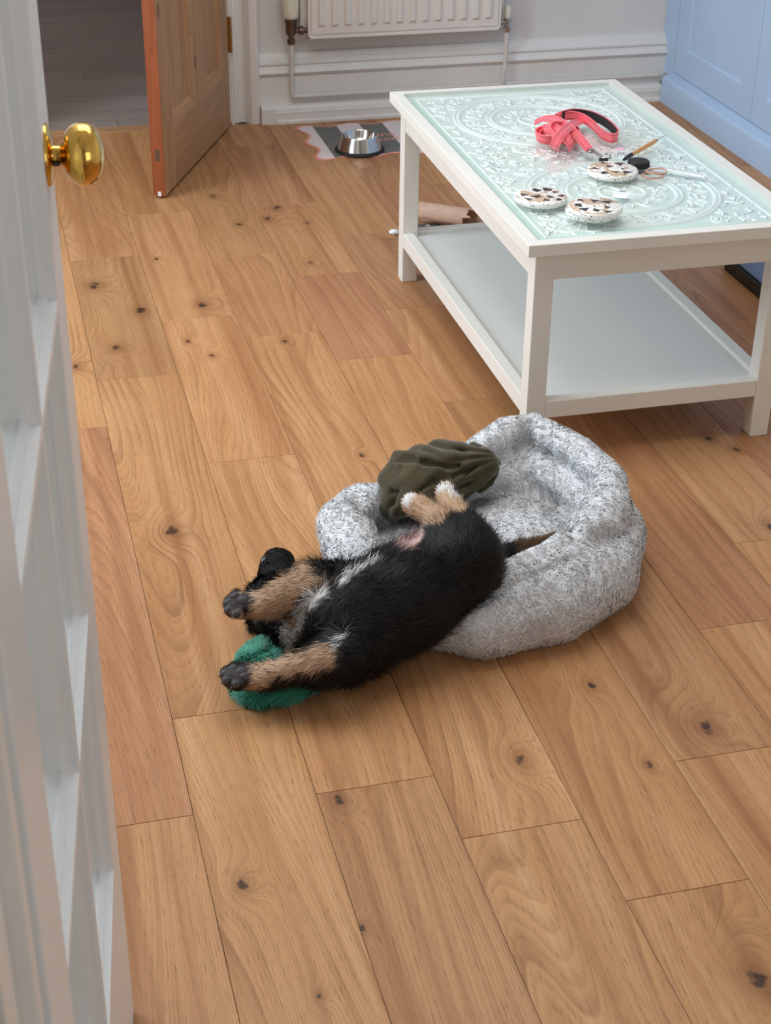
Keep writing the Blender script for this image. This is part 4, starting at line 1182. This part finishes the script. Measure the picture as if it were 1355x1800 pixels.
# ------------------------------------------------------------------ the puppy's shape (it presses into bed, garment and toy)
HIP, MID, CHE, NEC = at(800, 992, .150), at(705, 1052, .115), at(612, 1098, .088), at(548, 1098, .066)
SKU, MU0, MU1 = at(482, 1062, .054), at(488, 1025, .054), at(488, 993, .050)
U_S, U_E, U_W, U_P = at(598, 1040, .120), at(548, 1030, .150), at(468, 1062, .150), at(415, 1064, .146)
L_S, L_E, L_W, L_P = at(612, 1150, .085), at(572, 1164, .085), at(470, 1189, .072), at(414, 1190, .066)
K1, F1a, F1b = at(782, 928, .222), at(768, 908, .240), at(726, 886, .246)
K2, F2a, F2b = at(815, 928, .210), at(803, 905, .222), at(784, 866, .238)
THI = at(806, 968, .190)
TA = [at(868, 985, .115), at(915, 968, .120), at(970, 954, .125), at(1030, 941, .130)]
def toes(c, axis_, cen, n=4, spread=.0135, r_=.0105):
    return cen
UP_T = [(413,1047),(402,1058),(402,1072),(416,1079)]; UP_M = (428,1059)
LO_T = [(410,1174),(395,1183),(398,1196),(415,1202)]; LO_M = (427,1186)
UT = [at(u+3, v, .150) for u, v in UP_T]; LT = [at(u+3, v, .072) for u, v in LO_T]
def dog_core(P):
    d = cone(P, HIP, MID, .074, .083)
    d = smin(d, cone(P, MID, CHE, .083, .084), .02)
    d = smin(d, cone(P, CHE, NEC, .078, .058), .03)
    d = smin(d, cone(P, NEC, SKU, .054, .046), .03)
    d = smin(d, ellip(P, SKU, (.048, .050, .046)), .02)
    d = smin(d, cone(P, MU0, MU1, .039, .0315), .025)
    d = smin(d, ellip(P, THI, (.062, .058, .058)), .022)
    # hind legs folded up
    for K, a, b in ((K1, F1a, F1b), (K2, F2a, F2b)):
        l = smin(cone(P, THI, K, .045, .027), cone(P, K, a, .024, .0165), .015)
        l = smin(l, cone(P, a, b, .0155, .0185), .008)
        d = smin(d, l, .009)
    d = smin(d, ellip(P, at(724, 966, .168), (.026, .024, .020)), .012)
    # forelegs
    l = smin(cone(P, U_S, U_E, .046, .034), cone(P, U_E, U_W, .032, .0215), .02)
    l = smin(l, cone(P, U_W, U_P, .0205, .0205), .012)
    for t in UT: l = smin(l, np.linalg.norm(P-t, axis=1)-.0105, .006)
    d = smin(d, l, .022)
    l = smin(cone(P, L_S, L_E, .044, .031), cone(P, L_E, L_W, .0265, .0195), .02)
    l = smin(l, cone(P, L_W, L_P, .0195, .0205), .012)
    for t in LT: l = smin(l, np.linalg.norm(P-t, axis=1)-.0105, .006)
    d = smin(d, l, .022)
    # lower ear flopped on the floor, upper ear tucked behind
    d = smin(d, ellip(P, at(468, 1098, .018), (.034, .018, .010)), .010)
    d = smin(d, cone(P, TA[0], TA[1], .020, .015), .03)
    d = smin(d, cone(P, TA[1], TA[2], .015, .012), .006); d = smin(d, cone(P, TA[2], TA[3], .012, .006), .006)
    return d
# ------------------------------------------------------------------ dog bed
BED_F = [(.645,2.215,.034,.040),(.735,2.172,.054,.062),(.87,2.195,.060,.072),(.99,2.265,.064,.072),(1.05,2.38,.065,.066)]
BED_F2 = [(.70,2.205,.070,.040),(.78,2.200,.094,.044),(.89,2.230,.110,.046),(.99,2.295,.124,.046),(1.045,2.375,.130,.042)]
BED_R = [(1.05,2.38,.062,.064),(1.070,2.455,.060,.060),(1.050,2.57,.058,.056),(.985,2.655,.060,.056)]
BED_R2 = [(1.045,2.375,.132,.038),(1.078,2.455,.140,.030),(1.060,2.57,.146,.026),(1.000,2.675,.148,.028)]
BED_B = [(.985,2.655,.060,.058),(.89,2.65,.058,.052),(.75,2.625,.050,.048),(.62,2.60,.046,.046)]
BED_B2 = [(1.000,2.675,.148,.028),(.945,2.680,.140,.028),(.875,2.655,.112,.030)]
BED_L = [(.63,2.595,.055,.048),(.580,2.53,.064,.054),(.575,2.42,.052,.050),(.615,2.30,.030,.034),(.66,2.225,.025,.028)]
def bed_core(P):
    d = ellip(P, (.83, 2.43, .010), (.26, .245, .046))
    d = smin(d, ellip(P, (.905, 2.475, .030), (.105, .120, .050)), .03)
    w = smin(smin(chain(P, BED_F), chain(P, BED_R), .02), smin(chain(P, BED_B), chain(P, BED_L), .02), .02)
    w2 = np.minimum(np.minimum(chain(P, BED_F2), chain(P, BED_R2)), chain(P, BED_B2))
    w = smin(w, w2, .022)
    d = smin(d, w, .014)
    d = d+.0042*vnoise(P, 9, 3)+.0016*vnoise(P, 26, 4)
    return np.maximum(d, .0015-P[:, 2])
def bed_lines(px): return [hit(bed_core, u, v) for u, v in px]
GROOVES = [(bed_lines([(752,1112),(790,1090),(830,1066),(900,1030),(980,993),(1050,962),(1108,930)]), .008, .009),
           (bed_lines([(928,748),(918,785),(914,830),(935,855),(965,880),(1000,922),(1015,942)]), .014, .026),
           (bed_lines([(1128,905),(1105,862),(1050,812),(1000,782),(950,752)]), .005, .005),
           (bed_lines([(625,868),(640,900),(668,925),(700,955)]), .013, .016),
           (bed_lines([(870,1002),(900,988),(960,965),(1030,947),(1085,942)]), .014, .026),
           (bed_lines([(850,800),(880,815),(915,830)]), .010, .014)]
def bed_f(P):
    d = bed_core(P)
    for pts, w, h_ in GROOVES:
        d = d+h_*np.exp(-(poly_dist(P, pts)/w)**2)
    d = np.maximum(d, .005-dog_core(P))
    return np.maximum(d, .0015-P[:, 2])
bed_loc = (.82, 2.42, 0)
bv, bf_ = surface(bed_f, (.46, 2.08, -.01), (1.18, 2.78, .20), .0062)
def fleece_tone(P): return np.clip(.80+.10*vnoise(P, 30, 8)+.14*vnoise(P, 150, 9), 0, 1)
def fleece_cols(P):
    k = fleece_tone(P)[:, None]
    return np.array([.40, .40, .41])*(1-k)+np.array([.78, .78, .785])*k
bed = soft_obj('dog_bed', bv, bf_, fleece_cols(bv), MAT['fleece'], None, bed_loc)
set_props(bed, 'frosted grey fleece dog bed with slumped padded walls on the floor', 'dog bed')
def bed_dir(p, n):
    return np.stack([vnoise(p, 170, 21), vnoise(p, 170, 22), vnoise(p, 170, 23)-.1], -1)
def bed_col(p, rg):
    k = fleece_tone(p)[:, None]; j = rg.uniform(.85, 1.12, (len(p), 1))
    root = (np.array([.30, .30, .31])*(1-k)+np.array([.84, .84, .845])*k)*j
    tip = (np.array([.52, .52, .53])*(1-k)+np.array([.96, .96, .965])*k)*j
    return np.clip(root, 0, 1), np.clip(tip, 0, 1)
fur('fleece', bv, bf_, bed_f, 170000, lambda p: .0075+.003*vnoise(p, 20, 5), bed_dir, bed_col, .0017, MAT['fleece'], bed, bed_loc,
    keep=lambda c: np.where(c[:, 2] < .012, .05, 1.0), lift=.36, jitter=.22, seed=2)
# sewn-in label at the foot of the front wall
lb = at(986, 1122, .006)
MB().box(-.009,.009,-.001,.001,-.004,.010).build('label_tag', paint('label_white', (226, 226, 224), .7), bed, loc=(lb[0]-bed_loc[0], lb[1]-bed_loc[1]+.004, .006), rot=(.5,0,.45))

# ------------------------------------------------------------------ olive garment heaped in the bed
def cl_core(P):
    d = ellip(P, at(762, 838, .115), (.078, .070, .062))
    d = smin(d, ellip(P, at(830, 822, .130), (.048, .052, .045)), .03)
    d = smin(d, cone(P, at(700, 835, .12), at(698, 885, .085), .034, .026), .03)
    d = smin(d, ellip(P, at(745, 875, .10), (.055, .045, .045)), .03)
    d = smin(d, cone(P, at(860, 822, .135), at(872, 815, .135), .016, .009), .015)
    return d
def cpx(pts): return [hit(cl_core, 560+a/3.985, 760+b/3.985) for a, b in pts]
RIDGE = [([(540,150),(660,165),(760,180),(870,195),(1010,200),(1150,165)], .011, .013), ([(720,195),(680,260),(620,320),(540,380)], .008, .009),
         ([(850,262),(760,310),(700,360),(640,430),(560,520)], .009, .010), ([(1190,215),(1080,225),(980,270),(900,330),(850,380)], .008, .010),
         ([(1230,262),(1120,285),(1000,335),(940,400)], .007, .009), ([(1225,305),(1130,340),(1060,395),(1000,430)], .007, .009),
         ([(500,480),(495,410),(560,370),(640,350)], .007, .009), ([(490,625),(560,560),(640,520),(720,470)], .007, .008),
         ([(450,560),(470,440),(440,340)], .009, .008), ([(880,70),(950,110),(930,160)], .012, .010), ([(1010,95),(1100,120),(1200,190)], .010, .010),
         ([(560,240),(540,300),(480,350)], .006, .006), ([(600,420),(560,470),(530,560)], .006, .008)]
VALLEY = [([(600,190),(700,200),(800,240),(900,255),(980,240)], .007, .014), ([(520,410),(560,435),(520,490)], .007, .012), ([(700,220),(660,280),(600,340)], .005, .008),
          ([(1080,250),(960,300),(880,360)], .006, .010), ([(1010,440),(1100,385),(1210,320)], .006, .012), ([(800,330),(740,390),(660,470),(580,560)], .006, .010),
          ([(640,400),(600,450),(560,500)], .005, .009), ([(1160,260),(1040,300),(960,370)], .005, .008)]
RIDGE = [(cpx(a), w, h_) for a, w, h_ in RIDGE]; VALLEY = [(cpx(a), w, h_) for a, w, h_ in VALLEY]
fan = at(885, 812, .13)
def cl_f(P):
    d = cl_core(P)+.002
    Pw = P+.006*np.stack([vnoise(P, 30, 33), vnoise(P, 30, 34), vnoise(P, 30, 35)], -1)
    for pts, w, h_ in RIDGE: d = d-1.45*h_*np.exp(-(poly_dist(Pw, pts)/w)**1.3)
    for pts, w, h_ in VALLEY: d = d+1.9*h_*np.exp(-(poly_dist(Pw, pts)/(w*.9))**1.4)
    q = P-fan; an = np.arctan2(q[:, 1]*1.0+q[:, 2], -q[:, 0])
    rr = np.linalg.norm(q, axis=1)
    d = d++.0050*(1-2*np.abs(np.sin(an*9+3.0*vnoise(P, 13, 31))))*np.clip(rr/.08, .2, 1)+.0030*(np.abs(vnoise(P, 42, 32))-.4)+.0034*(np.abs(vnoise(np.stack([an*7, rr*16, P[:, 2]*14], -1), 1.0, 36))-.35)
    return np.maximum(np.maximum(d, .003-bed_core(P)), .004-dog_core(P))
lo_c = np.array([.60, 2.33, .02]); hi_c = np.array([.96, 2.72, .25])
cv, cf_ = surface(cl_f, lo_c, hi_c, .0030)
cg = G('olive_jersey'); co_ = cg.obj(); wv = cg.noise(cg.mapv(co_, (900, 900, 900)), 1, 2)
cg.set(cg.mix(cg.noise(co_, 30, 3), srgb(56, 49, 32), srgb(78, 69, 45)), .85, spec=.15); cg.b.inputs['Sheen Weight'].default_value = .25; cg.bump(wv, .2, .0006)
cm = cv.mean(0); cm[2] = cv[:, 2].min()
gar = link('olive_garment', mesh_from('olive_garment', cv-cm, cf_, True), cg.m, None, loc=tuple(cm))
set_props(gar, 'crumpled olive green garment heaped on the far side of the dog bed', 'clothing')

# ------------------------------------------------------------------ green plush under the puppy's paw
gc = np.array([.376, 2.178, 0])
ga = math.radians(62)
GR = np.array([[math.cos(ga), -math.sin(ga), 0], [math.sin(ga), math.cos(ga), 0], [0, 0, 1]])
def toy_f(P):
    d = ellip(P, gc+[0, 0, .013], (.100, .066, .018), GR)
    d = smin(d, ellip(P, at(505, 1205, .012), (.055, .030, .012)), .02)
    return np.maximum(np.maximum(d+.002*vnoise(P, 40, 41), .003-dog_core(P)), .001-P[:, 2])
gv, gf = surface(toy_f, (.25, 2.05, -.005), (.52, 2.31, .045), .004)
kk = (.5+.5*vnoise(gv, 60, 42))[:, None]
toy = soft_obj('plush_toy', gv, gf, np.array([.012, .13, .075])*(1-kk)+np.array([.03, .22, .13])*kk, MAT['toyfur'], None, tuple(gc))
set_props(toy, "flat oval green plush toy under the puppy's front paw", 'toy')
def toy_col(p, rg):
    k = np.clip(.5+.5*vnoise(p, 60, 43), 0, 1)[:, None]*rg.uniform(.2, 1.6, (len(p), 1))
    return np.array([.004, .05, .03])+k*np.array([.01, .08, .05]), np.array([.02, .22, .13])+k*np.array([.08, .28, .20])
fur('plush_pile', gv, gf, toy_f, 26000, lambda p: .0115+.002*vnoise(p, 30, 44), lambda p, n: np.stack([vnoise(p, 45, 45), vnoise(p, 45, 46), vnoise(p, 45, 47)-.2], -1), toy_col,
    .0022, MAT['toyfur'], toy, tuple(gc), keep=lambda c: np.where(c[:, 2] < .003, .1, 1.0), lift=.7, jitter=.3, seed=5)

# ------------------------------------------------------------------ puppy asleep on its back
def dog_f(P): return np.maximum(dog_core(P)+.0016*vnoise(P, 50, 51), .002-P[:, 2])
dv, df = surface(dog_f, (.27, 1.98, -.005), (1.08, 2.62, .29), .0052)
BLACK, TAN, WHITE, PINK, GREYB, BROWN = map(np.array, ([.010,.009,.009],[.60,.38,.23],[.82,.80,.78],[.66,.43,.40],[.06,.05,.045],[.16,.09,.05]))
def dpx(pts): return [hit(dog_core, u, v) for u, v in pts]
STROKES = [ (dpx([(555,1000),(530,1022),(500,1045),(478,1060)]), .034, TAN), (dpx([(478,1062),(450,1064),(425,1064)]), .030, TAN),
            (dpx([(590,1060),(560,1055),(530,1068)]), .016, BLACK), (dpx([(600,1010),(575,1005)]), .024, BLACK),
            (dpx([(556,1056),(540,1070),(515,1092),(500,1110)]), .0135, WHITE), (dpx([(522,1100),(502,1125)]), .012, WHITE),
            (dpx([(592,1034),(604,1020),(630,1006),(656,996)]), .0080, WHITE), (dpx([(598,1138),(611,1118)]), .006, WHITE),
            (dpx([(582,1149),(550,1158),(510,1168),(470,1184),(440,1190)]), .021, TAN),
            (dpx([(605,1180),(560,1192),(510,1200),(478,1206)]), .016, BLACK),
            (dpx([(512,1088),(500,1080),(488,1076)]), .014, TAN), (dpx([(444,1088),(475,1084)]), .006, np.array([.42,.36,.35])),
            (dpx([(768,902),(745,893),(722,884)]), .027, TAN), (dpx([(718,880),(725,872)]), .010, WHITE),
            (dpx([(798,902),(790,885),(783,868)]), .025, TAN), (dpx([(777,858),(792,860),(800,875)]), .009, WHITE),
            (dpx([(710,962),(726,950),(738,944)]), .023, PINK), (dpx([(735,915),(742,935)]), .010, np.array([.45,.36,.30])),
                        (dpx([(448,1050),(420,1045)]), .009, TAN), (dpx([(470,1195),(440,1200)]), .010, TAN),
            (dpx([(400,1060),(415,1066),(432,1060)]), .020, GREYB), (dpx([(398,1186),(412,1192),(430,1187)]), .019, GREYB),
            ([TA[1], TA[2], TA[3]], .030, BROWN)]
def dog_col(P):
    C = np.tile(BLACK, (len(P), 1)); nz = .25*vnoise(P, 70, 52)+.18*vnoise(P, 180, 53)
    for pts, r_, c in STROKES:
        dd = poly_dist(P, pts)/r_+nz
        w = np.clip((1.08-dd)/.22, 0, 1)[:, None]
        C = C*(1-w)+c*w
    return C
pup_loc = (float(CHE[0]), float(CHE[1]), 0.0)
pup = soft_obj('puppy', dv, df, dog_col(dv)*.8, MAT['skin'], None, pup_loc)
set_props(pup, 'black, tan and white puppy asleep on its back half out of the dog bed', 'dog')
BONES = [(CHE, HIP, HIP-CHE), (NEC, CHE, CHE-NEC), (SKU, NEC, NEC-SKU), (MU1, SKU, SKU-MU1), (U_S, U_E, U_E-U_S), (U_E, U_W, U_W-U_E), (U_W, U_P, U_P-U_W),
         (L_S, L_E, L_E-L_S), (L_E, L_W, L_W-L_E), (L_W, L_P, L_P-L_W), (THI, K1, K1-THI), (K1, F1b, F1b-K1), (THI, K2, K2-THI), (F2a, F2b, F2b-F2a), (TA[0], TA[3], TA[3]-TA[0])]
BRAD = [.084,.07,.05,.03,.042,.028,.021,.04,.025,.02,.05,.022,.05,.02,.015]
BLEN = [.023,.024,.013,.0028,.024,.017,.006,.024,.016,.006,.017,.007,.017,.007,.018]
def bone_w(p):
    D = np.stack([seg_dist(p, a, b)[0]-r_ for (a, b, _), r_ in zip(BONES, BRAD)], 1)
    w = np.exp(-(D-D.min(1, keepdims=True))/.008); return w/w.sum(1, keepdims=True)
BDIR = np.array([v/np.linalg.norm(v) for _, _, v in BONES])
def dog_dir(p, n):
    return bone_w(p)@BDIR+np.stack([vnoise(p, 40, 61), vnoise(p, 40, 62), vnoise(p, 40, 63)-.6], -1)*.38
pink_pt = dpx([(725, 955)])[0]
pads_pts = np.array(dpx(UP_T+[UP_M]+LO_T+[LO_M]))
def dog_len(p):
    l = bone_w(p)@np.array(BLEN)
    l = l*np.clip((np.linalg.norm(p-pink_pt, axis=1)-.010)/.02, .08, 1)
    dm = np.min(np.linalg.norm(p[:, None, :]-pads_pts[None], axis=2), axis=1)
    return np.maximum(l*np.clip(dm/.02, .15, 1), .0015)
def fur_col(p, rg):
    c = dog_col(p+rg.normal(0, .0025, p.shape)); j = rg.uniform(.75, 1.2, (len(p), 1))
    return np.clip(c*j*.8, 0, 1), np.clip(c*j*1.08+.004, 0, 1)
fur('fur', dv, df, dog_f, 110000, dog_len, dog_dir, fur_col, .0011, MAT['fur'], pup, pup_loc, keep=lambda c: np.where(c[:, 2] < .008, .15, 1.0), lift=.30, jitter=.22, seed=9, wild=.18, njit=.14)
# paw pads and claws
MAT['pad'] = paint('paw_pad', (58, 54, 56), .55, .12, 120, .3)
MAT['claw'] = paint('claw', (150, 130, 118), .4)
def blob(name, c, n, sx, sy, sz, mat, parent, loc, rot=0.0):
    n = Vector(n).normalized(); q = n.to_track_quat('Z', 'Y')
    bm = bmesh.new(); bmesh.ops.create_uvsphere(bm, u_segments=16, v_segments=10, radius=1.0)
    me = bpy.data.meshes.new(name); bm.to_mesh(me); bm.free()
    me.transform(Matrix.Rotation(rot, 4, 'Z') @ Matrix.Diagonal((1,1,1,1)))
    me.transform(q.to_matrix().to_4x4() @ Matrix.Rotation(rot, 4, 'Z') @ Matrix.Diagonal((sx, sy, sz, 1)))
    me.polygons.foreach_set('use_smooth', np.ones(len(me.polygons), dtype=bool))
    return link(name, me, mat, parent, loc=tuple(np.array(c)-np.array(loc)))
for T_, M_, cz in ((UP_T, [(428,1055),(434,1066)], 0), (LO_T, [(425,1181),(431,1191)], 1)):
    for u, v in T_:
        c = hit(dog_f, u, v); n = grad(dog_f, c[None])[0]; n = unit(n*.6-ray(u, v)*.7)
        blob('toe_pad', c, n, .0078, .0066, .0040, MAT['pad'], pup, pup_loc, .6)
    for u, v in M_:
        c = hit(dog_f, u, v); n = grad(dog_f, c[None])[0]; n = unit(n*.6-ray(u, v)*.7)
        blob('paw_pad', c, n, .0100, .0088, .0042, MAT['pad'], pup, pup_loc, .3)
c = hit(dog_f, 468, 1180); blob('carpal_pad', c, grad(dog_f, c[None])[0], .006, .006, .003, MAT['pad'], pup, pup_loc)
for (u, v), (u2, v2), z_ in (((398,1060),(390,1060),.148),((400,1074),(391,1078),.148),((414,1083),(408,1088),.147),((391,1184),(383,1186),.070),((395,1198),(385,1201),.070),((412,1206),(404,1210),.070)):
    a, b = at(u, v, z_), at(u2, v2, z_-.003)
    MB().tube([a, (np.array(a)+b)/2, b], [.0026, .0020, .0004], 8).build('claw', MAT['claw'], pup, smooth=True, off=pup_loc)
g = G('wet_black_nose'); g.set(srgb(20, 18, 18), .25, spec=.6); g.bump(g.vor(g.obj(), 700), .3, .0006)
c = hit(dog_f, 464, 984); blob('nose', c, grad(dog_f, c[None])[0], .012, .009, .006, g.m, pup, pup_loc)
lipm = paint('lip_skin', (86, 80, 80), .4)
lp_ = [hit(dog_f, u, v)-ray(u, v)*.0008 for u, v in ((478,969),(490,974),(502,983),(511,994),(517,1006))]
MB().tube(catmull(lp_, 5), .0010, 6).build('lip_line', lipm, pup, smooth=True, off=pup_loc)
